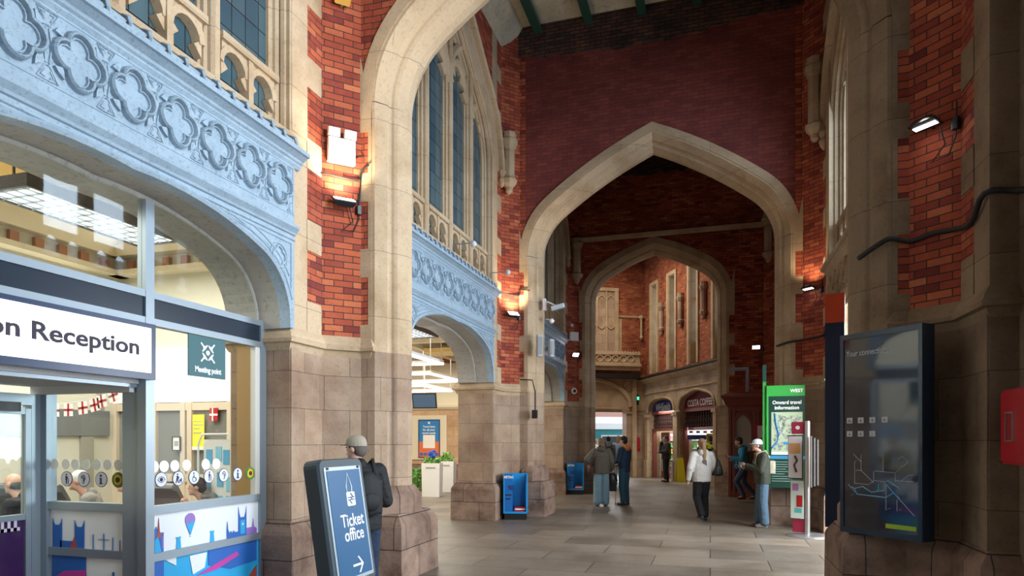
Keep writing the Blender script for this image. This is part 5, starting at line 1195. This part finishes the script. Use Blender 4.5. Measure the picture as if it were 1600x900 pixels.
MB().box(.06, .34, -.011, -.008, .085, .125).build('lime_strip', simple('lime strip', (.32, .50, .02)), cbd)
# tall i totem
it = thing('information_totem', 'tall narrow navy totem with orange top and white letter i', 'sign', (1.36, 8.25, .66), R(-12))
MB().box(-.10, .10, -.03, .16, 0, 2.33).build('blade', simple('totem navy', (.008, .022, .07), .3), it); MB().box(-.102, .102, -.032, .162, 2.33, 2.66).build('orange_top', M['orange'], it)
text('i', .26, WH, it, (-.103, .10, 2.40), (0, -1, 0), bold=.006); m = MB(); m.box(.02, .1, .02, .08, -.66, 0); m.build('support_post', M['steel'], it)
m = MB(); m.box(.10, .15, -.01, .06, -.05, 1.9); m.build('cream_edge', simple('cream edge', (.50, .44, .36)), it)
# red cabinet
rc = thing('fire_hose_cabinet', 'red metal wall cabinet at the right edge of the picture', 'cabinet', (2.30, 5.55, 1.47), -PI / 2)
MB().rbox(-.36, .5, -.16, 0, 0, .56, .02).build('cabinet_body', M['red'], rc); MB().rbox(-.35, .49, -.175, -.16, .02, .54, .01).build('door', simple('red door', (.46, .015, .025), .3), rc)
m = MB(); m.box(-.22, -.12, -.18, -.175, .18, .38); m.build('lock_plate', simple('dark red plate', (.30, .0, .0)), rc)
m = MB()
for a in ((-.235, -.225, .17, .39), (-.12, -.11, .17, .39), (-.225, -.12, .17, .18), (-.225, -.12, .38, .39)): m.box(a[0], a[1], -.188, -.175, a[2], a[3])
m.build('wire_guard', M['steel'], rc)
t = thing('floor_box', 'small black plastic box on the floor against the near right plinth', 'box', (1.58, 8.15, 0), R(10)); MB().rbox(-.16, .16, -.13, .13, 0, .12, .03).build('base', M['black'], t); MB().rbox(-.13, .13, -.10, .10, .12, .28, .03).build('lid', simple('dark grey lid', (.04, .045, .055), .3), t)
# ================================================================== GREEN ONWARD TRAVEL BOARD
gb = thing('travel_information_board', 'green board with street map reading Onward travel information', 'sign', (1.35, 13.28, .76), R(-3))
MB().box(-.33, .33, 0, .20, 0, 1.92).build('casing', M['dkgreen'], gb); MB().box(-.33, .33, -.012, 0, 1.72, 1.92).build('header', M['green'], gb); MB().box(-.335, -.30, -.014, .0, 0, 1.92).build('edge_strip', M['green'], gb)
MB().box(-.30, .33, -.010, 0, 0, 1.72).build('panel_face', simple('deep green face', (.006, .038, .024), .35), gb)
text('WEST', .085, WH, gb, (.30, -.014, 1.79), (1, 0, 0), align='RIGHT', bold=.003); text('Onward travel', .095, WH, gb, (.02, -.012, 1.57), (1, 0, 0), align='CENTER', bold=.002, fit=.50); text('information', .095, WH, gb, (.02, -.012, 1.47), (1, 0, 0), align='CENTER', bold=.002, fit=.42)
MB().box(-.25, .29, -.014, -.010, .62, 1.42).build('map_sheet', simple('map green', (.36, .44, .27)), gb)
rnd = random.Random(4)
m = MB()
for _ in range(150):
    a, b = rnd.uniform(-.2, .25), rnd.uniform(.72, 1.36); s_ = rnd.uniform(.012, .035); an = rnd.uniform(0, 1.5)
    m.slab([(a + s_ * math.cos(an + q), b + s_ * .8 * math.sin(an + q)) for q in (0, 1.3, 3.14, 4.4)], -.017, -.014)
m.build('map_buildings', simple('map grey', (.22, .24, .22)), gb)
m = MB()
for _ in range(6):
    a, b = rnd.uniform(-.2, .25), rnd.uniform(.75, 1.36); an = rnd.uniform(0, 3.1); m.tube([(a, -.017, b), (max(-.24, min(.28, a + .3 * math.cos(an))), -.017, max(.70, min(1.4, b + .3 * math.sin(an))))], .005, 4)
m.build('map_roads', simple('map road', (.62, .62, .52)), gb)
m = MB(); m.tube([(-.19, -.018, 1.40), (-.17, -.018, 1.2), (-.12, -.018, 1.0), (-.15, -.018, .85), (-.24, -.018, .74)], .016, 5); m.tube([(.12, -.018, .70), (.2, -.018, .74), (.29, -.018, .80)], .014, 5); m.box(-.04, .10, -.020, -.014, .82, .86); m.build('map_river', simple('map blue', (.02, .20, .50)), gb)
m = MB(); m.box(-.25, .29, -.019, -.014, .62, .67); m.build('map_key', WH, gb)
MB().box(-.30, .33, -.013, -.010, .54, .60).build('blue_band', simple('band blue', (.02, .20, .36)), gb)
for i in range(9): MB().box(-.24, rnd.uniform(-.05, .22), -.012, -.010, .48 - .045 * i, .488 - .045 * i).build('print_line', simple('pale green print', (.30, .40, .34)), gb)
m = MB(); m.box(-.62 + .22, -.34, .02, .12, -.76, 2.0); m.build('post', M['green'], gb); MB().box(-.402, -.338, .018, .122, 2.0, 2.32).build('post_top', M['dkgreen'], gb)
# ================================================================== LEAFLET STAND
ls = thing('leaflet_stand', 'steel leaflet stand with maroon header and round base beside the green board', 'stand', (1.60, 12.28, 0), R(-28))
MB().lathe([(.34, 0), (.34, .012), (.30, .03), (.05, .04)], (0, 0, 0), 28).build('base', M['steel'], ls)
MB().rbox(-.03, .03, -.05, .03, .03, 1.98, .01).build('post', M['steel'], ls)
MAR = simple('maroon header', (.35, .02, .06), .4)
MB().box(-.27, -.03, -.02, .0, 1.76, 1.97).build('header', MAR, ls); MB().box(-.25, -.03, -.02, .0, .06, .28).build('footer', MAR, ls)
MB().box(-.31, -.06, -.07, -.04, .98, 1.74).build('poster_frame', M['black'], ls); 
pf = MB().box(-.30, -.07, -.076, -.07, 1.0, 1.72).build('poster', simple('poster pale', (.62, .58, .60)), ls); MB().box(-.28, -.10, -.08, -.076, 1.42, 1.6).build('picture', simple('poster amber', (.55, .30, .12)), pf); m = MB(); m.tube([(-.19, -.078, 1.38), (-.15, -.078, 1.3), (-.2, -.078, 1.22), (-.16, -.078, 1.1)], .018, 6); m.build('drawing', M['black'], pf)
pf = MB().box(-.27, -.05, -.05, -.03, .30, .95).build('lower_poster', simple('poster mint', (.60, .70, .62)), ls); MB().box(-.17, -.07, -.054, -.05, .50, .70).build('red_shape', M['red'], pf); MB().box(-.24, -.14, -.054, -.05, .78, .90).build('striped_shape', simple('striped', (.45, .2, .5)), pf); MB().box(-.2, -.08, -.054, -.05, .40, .48).build('green_shape', simple('teal shape', (.1, .42, .4)), pf)
for i in range(3): MB(Matrix.Rotation(R(-70), 4, 'Z')).box(.02, .30, .05 + i * .05, .07 + i * .05, .86 + .02 * i, 1.72 - .03 * i).build('leaflet_rack', simple('dull rack', (.30, .31, .33), .4, metal=.4), ls)
m = MB(); m.slab([(-.16 + .04 * math.cos(q * .9), 1.87 + .035 * math.sin(q * .9)) for q in range(7)], -.024, -.02); m.build('emblem', WH, ls)
# ================================================================== NEWSPAPER BINS
def bin_(label, x, y, rz):
    t = thing('newspaper_bin', label, 'newspaper bin', (x, y, 0), rz)
    BB = M['binblue']; DB = simple('deep blue plastic', (.008, .13, .42), .35)
    MB().box(-.23, .23, -.17, .20, 0, .13).build('base', M['black'], t)
    m = MB(); m.box(-.25, .25, -.2, .22, .13, .17); m.box(-.25, .25, .19, .22, .17, .95); m.box(-.25, -.22, -.2, .19, .17, .95); m.box(.22, .25, -.2, .19, .17, .72)
    m.loft([[(x_, .19, .72), (x_, .19, .95), (x_, -.2, .72)] for x_ in (.22, .25)], caps=True); m.build('shell', BB, t)
    m = MB(); m.box(-.22, -.06, -.2, -.17, .17, .95); m.build('front_panel', DB, t); text('METRO', .075, WH, t, (-.24, -.202, .86), (1, 0, 0), fit=.20, bold=.002)
    text('FREE', .13, M['ink'], t, (-.155, -.202, .62), (1, 0, 0), fit=.12, bold=.002); MB().box(-.21, -.08, -.203, -.2, .50, .53).build('print', M['ink'], t); MB().box(-.21, -.1, -.203, -.2, .42, .45).build('print', M['ink'], t)
    for i in range(3): 
        o = tag(MB(Matrix.Rotation(R(rnd.uniform(-6, 6)), 4, 'Z')).box(-.02, .20, -.15, .15, .0, .028).build('newspaper', WH if i % 2 else M['red']), 'folded newspaper lying in the bottom of the ' + label.split(',')[0], 'newspaper', 'newspapers in the blue bins'); o.location = (x, y, .172 + .03 * i); o.rotation_euler = (0, 0, rz)
    return t
bin_('nearer blue newspaper bin, in front of the middle pier', -3.92, 13.26, R(14))
bin_('farther blue newspaper bin, in front of the farthest left pier', -3.98, 19.96, R(10))
# ================================================================== PEOPLE
def fuse(mb, name, m_, parent, vox=.012, it=4):
    o = mb.build(name, m_, None); md = o.modifiers.new('r', 'REMESH'); md.mode = 'VOXEL'; md.voxel_size = vox; md.use_smooth_shade = True
    s_ = o.modifiers.new('s', 'SMOOTH'); s_.factor = .5; s_.iterations = it
    dg = bpy.context.evaluated_depsgraph_get(); me = bpy.data.meshes.new_from_object(o.evaluated_get(dg)); old = o.data
    o.modifiers.clear(); o.data = me; me.name = name; bpy.data.meshes.remove(old)
    for p in me.polygons: p.use_smooth = True
    o.parent = parent; return o
def person(label, x, y, rz, h=1.75, P=.95, top=(.1, .1, .1), leg=(.05, .08, .15), shoe=(.03, .03, .03), hair='short', hairc=(.05, .03, .02), LA=None, RA=None, LL=None, RL=None,
           lean=0.0, headf=(0, 0), hood=None, puffy=.0, vox=.012, wide=0.0, skinc=None, vest=None, sit=False, hem=.86, z=0.0, headrot=0, collar=None):
    s = h / 1.75; t = thing('person', label, 'person', (x, y, z), rz); t.scale = (s, s, s)
    V = Vector
    def up(p): p = V(p); return V((p.x, p.y - lean * (p.z - .95), p.z - .95 + P)) if p.z > .9 else p
    pel = V((0, 0, P)); waist = up((0, .005, 1.08)); chest = up((0, .01, 1.30)); nb = up((0, .02, 1.47))
    head = up((0 + headf[0], -.01 - headf[1], 1.635)) - V((0, 0, headf[1] * .35))
    hs = {}; 
    for k, sx in (('L', 1), ('R', -1)):
        hs[k + 'sh'] = up((sx * .185, .02, 1.405)); hs[k + 'hip'] = V((sx * .09, 0, P - .04))
        A = {'L': LA, 'R': RA}[k] or ((sx * .235, .05, 1.13), (sx * .25, -.03, .88)); hs[k + 'el'] = up(A[0]) if A[0][2] > .9 else V(A[0]) + V((0, 0, P - .95)); hs[k + 'wr'] = V((A[1][0], A[1][1] - lean * (A[1][2] - .95) * .8, A[1][2] + P - .95))
        if sit: G = ((sx * .11, -.44, .50), (sx * .11, -.40, .09))
        else: G = {'L': LL, 'R': RL}[k] or ((sx * .10, -.015, .50), (sx * .105, .02, .09))
        hs[k + 'kn'] = V(G[0]); hs[k + 'an'] = V(G[1])
    sk = M['skin'] if not skinc else simple('skin %.2f' % skinc[0], skinc, .5)
    # -- body: one continuous surface
    m = MB()
    m.ball(chest, .155, .10, .17, 12, 8); m.ball(waist, .13, .09, .14, 12, 8); m.ball(pel, .155, .10, .12, 12, 8); m.cap(nb - V((0, 0, .06)), head - V((0, 0, .06)), .058, .052)
    hr = Matrix.Rotation(headrot, 3, 'Z')
    hp = lambda dx, dy, dz: head + hr @ V((dx, dy, dz))
    m.ball(head + V((0, 0, .02)), .076, .092, .098, 14, 10, hr); m.ball(hp(0, -.022, -.045), .056, .066, .066, 12, 8, hr); m.ball(hp(0, -.094, -.012), .012, .017, .022, 8, 6, hr); m.ball(hp(0, -.075, -.085), .024, .02, .02, 8, 6, hr)
    for sx in (-1, 1): m.ball(hp(sx * .077, .008, -.005), .012, .022, .03, 8, 6, hr)
    for k, sx in (('L', 1), ('R', -1)):
        m.cap(hs[k + 'sh'], hs[k + 'el'], .048, .038); m.cap(hs[k + 'el'], hs[k + 'wr'], .037, .026)
        m.cap(hs[k + 'hip'], hs[k + 'kn'], .082, .055); m.cap(hs[k + 'kn'], hs[k + 'an'], .052, .036); m.cap(hs[k + 'an'], hs[k + 'an'] + V((0, -.12, -.05)), .035, .03)
        d = (hs[k + 'wr'] - hs[k + 'el']).normalized(); side = d.cross(V((0, 1, 0))); side = side.normalized() if side.length > .1 else V((1, 0, 0)); nrm = d.cross(side).normalized()
        w0 = hs[k + 'wr']; m.cap(w0 + d * .02, w0 + d * .07, .026, .030, 8)
        for q in range(4):
            b = w0 + d * .085 + side * (-.026 + .0175 * q); ln = (.058, .068, .064, .05)[q]; c1 = b + d * ln * .5 + nrm * sx * .006; m.cap(b, c1, .0095, .009, 6); m.cap(c1, b + d * ln * .85 + nrm * sx * .028, .009, .008, 6)
        m.cap(w0 + d * .035 + side * -.026, w0 + d * .075 + side * -.052 + nrm * sx * .012, .011, .009, 6)
    fuse(m, 'body', sk, t, min(vox, .0095))
    for sx in (-1, 1): MB().ball(hp(sx * .031, -.083, .012), .009, .006, .006, 8, 6).build('eye', simple('dark eye', (.02, .015, .01), .2), t)
    MB().ball(hp(0, -.088, -.055), .022, .008, .005, 8, 6).build('mouth', simple('lips', (.35, .12, .10)), t)
    # -- trousers
    m = MB(); w_ = wide
    m.ball(pel - V((0, 0, .0)), .185, .132, .13, 12, 8)
    for k in 'LR':
        m.cap(hs[k + 'hip'], hs[k + 'kn'], .108, .080 + w_); m.cap(hs[k + 'kn'], hs[k + 'an'] + V((0, 0, .02)), .078 + w_, .064 + w_ * 1.5)
    fuse(m, 'trousers', simple('cloth %.3f %.3f %.3f' % leg, leg, .85), t, vox, 3)
    # -- jacket
    tm = simple('cloth %.3f %.3f %.3f' % top, top, .75); m = MB(); p = puffy + .012
    m.ball(chest, .178 + p, .122 + p, .185, 12, 8); m.ball(waist, .160 + p, .118 + p, .17, 12, 8); m.ball(V((0, .0, P - .95 + hem + .09)), .172 + p, .125 + p, .12, 12, 8)
    if not sit:
        rr = []
        for f_ in (0, .25, .5, .75, 1):
            zz = chest.lerp(V((0, .0, P - .95 + hem)), f_); kx = .176 + p + .010 * math.sin(f_ * 3)
            rr.append([(zz.x + kx * math.cos(q * PI / 8), zz.y + (.122 + p) * math.sin(q * PI / 8), zz.z) for q in range(16)])
        m.loft(rr, caps=True)
    m.cap(hs['Lsh'], hs['Rsh'], .070 + p * .5, .070 + p * .5); m.cap(nb - V((0, 0, .07)), nb + V((0, .01, .0)), .078, .066)
    for k in 'LR': m.cap(hs[k + 'sh'], hs[k + 'el'], .068 + p * .7, .056 + p * .7); m.cap(hs[k + 'el'], hs[k + 'el'].lerp(hs[k + 'wr'], .92), .054 + p * .7, .040 + p * .5)
    jk = fuse(m, 'jacket', tm, t, vox, 3)
    if hood:
        m = MB(); m.ball(up((0, .10, 1.46)), .115, .075, .085, 12, 8); m.ball(up((0, .03, 1.50)), .10, .085, .045, 12, 8); fuse(m, 'hood', simple('cloth %.3f %.3f %.3f' % hood, hood, .75), t, vox, 2)
    if vest:
        m = MB(); m.ball(chest, .192, .135, .19, 12, 8); m.ball(waist, .178, .133, .18, 12, 8); m.cap(hs['Lsh'] * .8 + nb * .2, hs['Rsh'] * .8 + nb * .2, .082, .082); v_ = fuse(m, 'safety_vest', simple('hi vis yellow', vest, .6), t, vox, 3)
        m = MB()
        for zz in (1.02, 1.22): m.lathe([(1, 0), (1, .045)], (0, 0, 0), 20)
        m.bm.free(); m = MB(Matrix.Translation(up((0, .005, 1.03))) @ Matrix.Diagonal((.187, .143, 1, 1))); m.lathe([(1, 0), (1, .05)], n=20); m.build('reflective_band', simple('reflective grey', (.6, .62, .62), .3), v_)
    # -- shoes
    sm = simple('shoe %.3f %.3f %.3f' % shoe, shoe, .5)
    for k in 'LR':
        a = hs[k + 'an']; m = MB(); m.ball(a + V((0, .01, -.045)), .046, .06, .05, 10, 6); m.ball(a + V((0, -.08, -.055)), .047, .11, .042, 12, 6); m.box(a.x - .04, a.x + .04, a.y - .16, a.y + .055, a.z - .088, a.z - .07); fuse(m, 'shoe', sm, t, .009, 2)
    # -- hair
    hm = simple('hair %.3f %.3f %.3f' % hairc, hairc, .8)
    if hair != 'none':
        m = MB(); up_ = .03 if hair != 'bald' else .0
        if hair == 'bald': m.ball(hp(0, .03, -.01), .083, .085, .055, 12, 8, hr)
        else:
            m.ball(hp(0, .014, .036), .085, .096, .094, 14, 10, hr); m.ball(hp(0, .05, -.01), .076, .062, .075, 12, 8, hr)
        if hair == 'long':
            m.ball(hp(0, .055, -.06), .085, .055, .14, 12, 8, hr); m.ball(hp(0, .07, -.16), .07, .04, .12, 12, 8, hr)
        if hair == 'tail': m.ball(hp(0, .075, .0), .05, .06, .05, 10, 8, hr); m.cap(hp(0, .10, .02), hp(0, .14, -.16), .048, .055); m.cap(hp(0, .14, -.16), hp(0, .15, -.34), .055, .03)
        if hair == 'bun': m.ball(hp(0, .08, .03), .05, .045, .05, 10, 8, hr); m.ball(hp(0, .05, -.06), .085, .06, .10, 12, 8, hr)
        fuse(m, 'hair', hm, t, .009, 2)
    t['_h'] = 0
    del t['_h']
    return t, hs, head, up, hr
def cap_on(t, head, hr, c, brim=1, name='cap', mesh=None):
    m = MB(); rings = []
    for zz, k in ((.028, 1.0), (.055, 1.0), (.09, .90), (.118, .66), (.132, .35), (.137, .05)):
        rings.append([tuple(head + hr @ Vector((.088 * k * math.cos(a), .006 + .104 * k * math.sin(a), zz))) for a in [2 * PI * q / 18 for q in range(18)]])
    m.loft(rings, caps=True); o = m.build(name, simple('cap %.2f' % c[0], c, .8), t, smooth=False)
    pts = []
    for q in range(9):
        a = PI + PI * q / 8; pts.append((.078 * math.cos(a), brim * (.05 + .115 * abs(math.sin(a)) ** .8) * -1 if q not in (0, 8) else -brim * .05))
    m = MB(); m.loft([[tuple(head + hr @ Vector((px_, py_, zz + (.0 if abs(py_) > .1 else .012)))) for px_, py_ in pts] for zz in (.030, .037)], caps=True); m.build('brim', o.data.materials[0], o)
    return o
def rucksack(label, t, up, c, back=.19, zc=1.22, sc_=1.0, name='backpack'):
    """worn on the back: a thing of its own, at the wearer's place"""
    b = thing(name, label, 'bag', t.location[:], t.rotation_euler.z); b.scale = t.scale
    p0 = up((0, back, zc)); m = MB(Matrix.Translation(p0)); m.ball((0, 0, -.02), .145 * sc_, .085, .22 * sc_, 12, 10); m.box(-.13 * sc_, .13 * sc_, -.06, .05, -.20 * sc_, .12 * sc_); bm_ = simple('bag %.3f %.3f' % c[:2], c, .7)
    fuse(m, 'sack', bm_, b, .012, 4); m = MB(Matrix.Translation(p0)); m.ball((0, .065, -.08), .10 * sc_, .04, .09 * sc_, 10, 8); fuse(m, 'front_pocket', bm_, b, .010, 3)
    for sx in (-1, 1):
        m = MB(); m.tube([up((sx * .10, back - .06, zc + .16)), up((sx * .115, .06, 1.515)), up((sx * .12, -.10, 1.45)), up((sx * .135, -.145, 1.28)), up((sx * .15, -.05, 1.08)), up((sx * .12, back - .08, zc - .18))], .018, 6); m.build('strap', bm_, b)
    return b
FW = PI + YAW      # rz of someone who looks straight away from the camera
t, hs, head, up, hr = person('person in black jacket and pale cap looking down behind the ticket sign', -3.05, 5.34, FW + R(35), 1.70, top=(.004, .0045, .006), leg=(.010, .022, .055), hair='short', hairc=(.10, .08, .07), lean=.10, headf=(0, .05), headrot=R(35), puffy=.01,
    LA=((.25, .0, 1.12), (.12, -.25, 1.10)), RA=((-.25, .02, 1.12), (-.12, -.24, 1.10)), vox=.010)
cap_on(t, head, hr, (.34, .30, .23)); rucksack('black backpack worn by the man in the pale cap by the ticket sign', t, up, (.005, .005, .006))
t, hs, head, up, hr = person('person with fair hair in olive padded jacket and pale wide jeans seen from behind', -2.63, 16.5, FW - R(5), 1.70, top=(.14, .125, .09), leg=(.24, .38, .46), shoe=(.05, .06, .12), hair='bun', hairc=(.24, .15, .08), hood=(.12, .105, .075), puffy=.025, wide=.03,
    LA=((.38, .07, 1.20), (.22, -.08, 1.06)), RA=((-.27, .02, 1.13), (-.26, -.12, .92)), hem=.84)
hb = thing('shoulder_bag', 'brown shoulder bag at the hip of the woman in the olive jacket', 'bag', t.location[:], t.rotation_euler.z); m = MB(); m.ball((.29, .02, .92), .06, .12, .13, 10, 8); fuse(m, 'bag_body', simple('brown leather', (.10, .035, .025), .5), hb, .012, 2); m = MB(); m.tube([(.29, .06, 1.0), (.22, .16, 1.2), (.10, .14, 1.48), (-.02, .06, 1.54), (.0, -.12, 1.45), (.24, -.06, 1.05)], .010, 5); m.build('strap', simple('brown leather', (.10, .035, .025), .5), hb)
t, hs, head, up, hr = person('dark haired person in navy hooded jacket with orange hood lining and teal jeans', -2.10, 16.85, FW + R(48), 1.75, top=(.012, .035, .075), leg=(.03, .10, .15), shoe=(.02, .02, .03), hair='short', hairc=(.015, .012, .01), hood=(.60, .20, .05), lean=.02,
    LA=((.25, -.02, 1.13), (.16, -.28, 1.06)), RA=((-.25, -.02, 1.14), (-.15, -.27, 1.03)))
bg = thing('trolley_bag', 'black bag on a small wheeled frame between the couple', 'bag', (-2.42, 16.75, 0), R(10)); m = MB(); m.ball((0, 0, .62), .17, .11, .23, 12, 10); m.box(-.14, .14, -.09, .09, .36, .62); fuse(m, 'bag_body', M['black'], bg, .014, 4)
m = MB(); m.tube([(-.08, 0, .8), (-.07, 0, 1.0), (.07, 0, 1.0), (.08, 0, .8)], .010, 6); m.build('handle', M['black'], bg)
for x in (-.11, .11): m = MB(); m.tube([(x, .02, .42), (x, .02, .04)], .008, 5); m.build('frame_leg', M['steel'], bg); m = MB(Matrix.Translation((x, .02, .035)) @ Matrix.Rotation(PI / 2, 4, 'Y')); m.lathe([(.034, -.01), (.034, .01)], n=12); m.build('wheel', M['black'], bg)
t, hs, head, up, hr = person('dark haired person with black backpack near the platform doorway', -3.72, 25.0, FW, 1.80, top=(.20, .24, .30), leg=(.20, .20, .22), hairc=(.02, .015, .012), vox=.016); rucksack('black backpack of the man near the platform doorway', t, up, (.013, .012, .014))
person('fair haired person in pale blue jacket beyond the man with the black backpack', -3.55, 26.6, FW - R(30), 1.84, top=(.30, .42, .60), leg=(.30, .32, .36), hair='long', hairc=(.40, .26, .18), vox=.018)
person('person in white top out on the platform by the train', -5.55, 33.2, FW + R(40), 1.72, top=(.75, .72, .72), leg=(.10, .12, .20), hair='long', hairc=(.45, .40, .38), vox=.018)
person('dark clad person with hand to the mouth standing at the newsagent doorway', -1.68, 26.7, FW + R(95), 1.82, top=(.035, .033, .036), leg=(.010, .011, .015), shoe=(.01, .01, .01), hairc=(.06, .045, .035), LA=((.24, -.05, 1.15), (.06, -.26, 1.14)), RA=((-.26, -.10, 1.18), (-.05, -.16, 1.52)), vox=.014, puffy=.045)
t, hs, head, up, hr = person('person with fair ponytail in white hooded jacket and black trousers walking away', -.17, 14.1, FW + R(6), 1.68, top=(.62, .60, .56), leg=(.008, .008, .010), shoe=(.03, .03, .035), hair='tail', hairc=(.29, .18, .085), hood=(.60, .58, .54), puffy=.012, wide=.012, hem=.83,
    LL=((.10, -.03, .50), (.09, .19, .15)), RL=((-.09, -.09, .51), (-.09, -.05, .09)), LA=((.28, .06, 1.12), (.30, .0, .86)), RA=((-.28, .04, 1.13), (-.24, -.12, .98)))
m = MB()
for i in range(4): m.box(-.038 + .024 * i, -.028 + .024 * i, .150, .165, 1.18 + .018 * i, 1.30)
m.build('back_print', M['ink'], t)
sb = thing('tote_bag', 'black tote bag over the right shoulder of the woman in the white jacket', 'bag', t.location[:], t.rotation_euler.z); m = MB(); m.loft([[(-.30 + a * w_, .02 + b * d_, z) for a, b in ((-1, -1), (1, -1), (1, 1), (-1, 1))] for z, w_, d_ in ((.92, .05, .14), (.95, .08, .19), (1.10, .06, .17), (1.25, .03, .10))], caps=True); fuse(m, 'bag_body', M['black'], sb, .014, 4)
m = MB(); m.tube([(-.30, -.09, 1.2), (-.24, -.06, 1.42), (-.20, .03, 1.50), (-.24, .12, 1.42), (-.30, .11, 1.2)], .012, 5); m.build('strap', M['black'], sb)
person('person in yellow safety vest standing inside the coffee shop doorway', .03, 25.5, FW - R(20), 1.80, top=(.02, .022, .03), leg=(.012, .012, .016), hairc=(.02, .015, .01), vest=(.55, .68, .03), vox=.016)
person('person in dark coat queueing in the coffee shop left of the safety vest', -.28, 26.3, FW + R(15), 1.68, top=(.02, .02, .024), leg=(.02, .02, .024), hairc=(.03, .02, .015), vox=.018)
t, hs, head, up, hr = person('person in bright blue jacket striding past the timber kiosk', .88, 18.9, FW + R(80), 1.74, top=(.03, .28, .52), leg=(.045, .08, .14), shoe=(.09, .02, .02), hairc=(.03, .025, .02), lean=.16, hood=(.05, .36, .60),
    LL=((.09, -.22, .55), (.10, -.04, .14)), RL=((-.09, .0, .50), (-.10, .30, .13)), LA=((.25, -.08, 1.14), (.16, -.34, 1.20)), RA=((-.26, .02, 1.12), (-.20, -.22, 1.12)), headf=(0, .03))
cap_on(t, head, hr, (.05, .05, .06), 0.35, 'beanie'); rucksack('olive backpack on the striding person in bright blue', t, up, (.09, .08, .04), sc_=.85)
t, hs, head, up, hr = person('person in pale cap and dark green jacket looking at a phone beside the green board', .95, 13.35, FW + R(78), 1.68, top=(.035, .040, .024), leg=(.07, .125, .18), shoe=(.16, .14, .12), hairc=(.035, .022, .015), lean=.05, headf=(0, .06), puffy=.02, wide=.02,
    LA=((.24, -.06, 1.13), (.05, -.30, 1.22)), RA=((-.24, -.05, 1.12), (-.06, -.31, 1.18)), RL=((-.10, -.03, .50), (-.12, -.05, .09)))
cap_on(t, head, hr, (.52, .54, .55)); rucksack('cream backpack worn by the man with the phone', t, up, (.42, .38, .28), sc_=.8)
ph = thing('phone', 'dark phone held by the man in the pale cap beside the green board', 'phone', t.location[:], t.rotation_euler.z); ph.scale = t.scale; MB(Matrix.Translation((0, -.40, 1.235)) @ Matrix.Rotation(R(35), 4, 'X')).rbox(-.035, .035, -.005, .005, -.07, .07, .004).build('phone_body', M['black'], ph)
person('person in white top and red trousers half hidden behind the middle left pier', -6.55, 18.3, R(200), 1.72, top=(.70, .68, .64), leg=(.30, .03, .03), hairc=(.12, .08, .05), vox=.018)
person('person in turquoise jacket just visible behind the middle arch jamb', -5.35, 24.0, R(190), 1.78, top=(.02, .50, .60), leg=(.02, .02, .03), hairc=(.05, .04, .03), vox=.018)
# seated in the reception
person('balding person in black jacket reading, seen through the reception door', -7.25, 5.42, R(-75), 1.75, P=.50, sit=True, top=(.012, .012, .016), leg=(.02, .02, .03), hair='bald', hairc=(.05, .035, .025), LA=((.24, -.06, 1.14), (.10, -.32, 1.02)), RA=((-.24, -.06, 1.14), (-.10, -.32, 1.02)), headf=(0, .06), lean=.12)
person('grey haired person in grey jumper looking down behind the inner glass pane', -6.88, 5.92, R(-50), 1.75, P=.52, sit=True, top=(.22, .21, .19), leg=(.06, .06, .07), hair='short', hairc=(.62, .60, .56), LA=((.24, -.06, 1.14), (.10, -.28, .98)), RA=((-.24, -.06, 1.14), (-.10, -.28, .98)), headf=(0, .07), lean=.10, skinc=(.60, .32, .24))
person('white haired person in red top seated beside the grey haired man', -6.62, 6.30, R(-60), 1.62, P=.55, sit=True, lean=.14, headf=(0, .05), top=(.62, .03, .08), leg=(.06, .06, .07), hair='long', hairc=(.68, .64, .60), skinc=(.60, .34, .28))
person('dark haired boy in grey hooded top resting his face on his hand', -5.52, 6.27, R(-55), 1.60, P=.55, sit=True, top=(.17, .165, .155), leg=(.04, .05, .07), hairc=(.012, .010, .010), hood=(.18, .175, .165), LA=((.22, -.20, 1.12), (.07, -.22, 1.40)), RA=((-.22, -.18, 1.12), (-.05, -.26, 1.36)), lean=.16, headf=(0, .05))
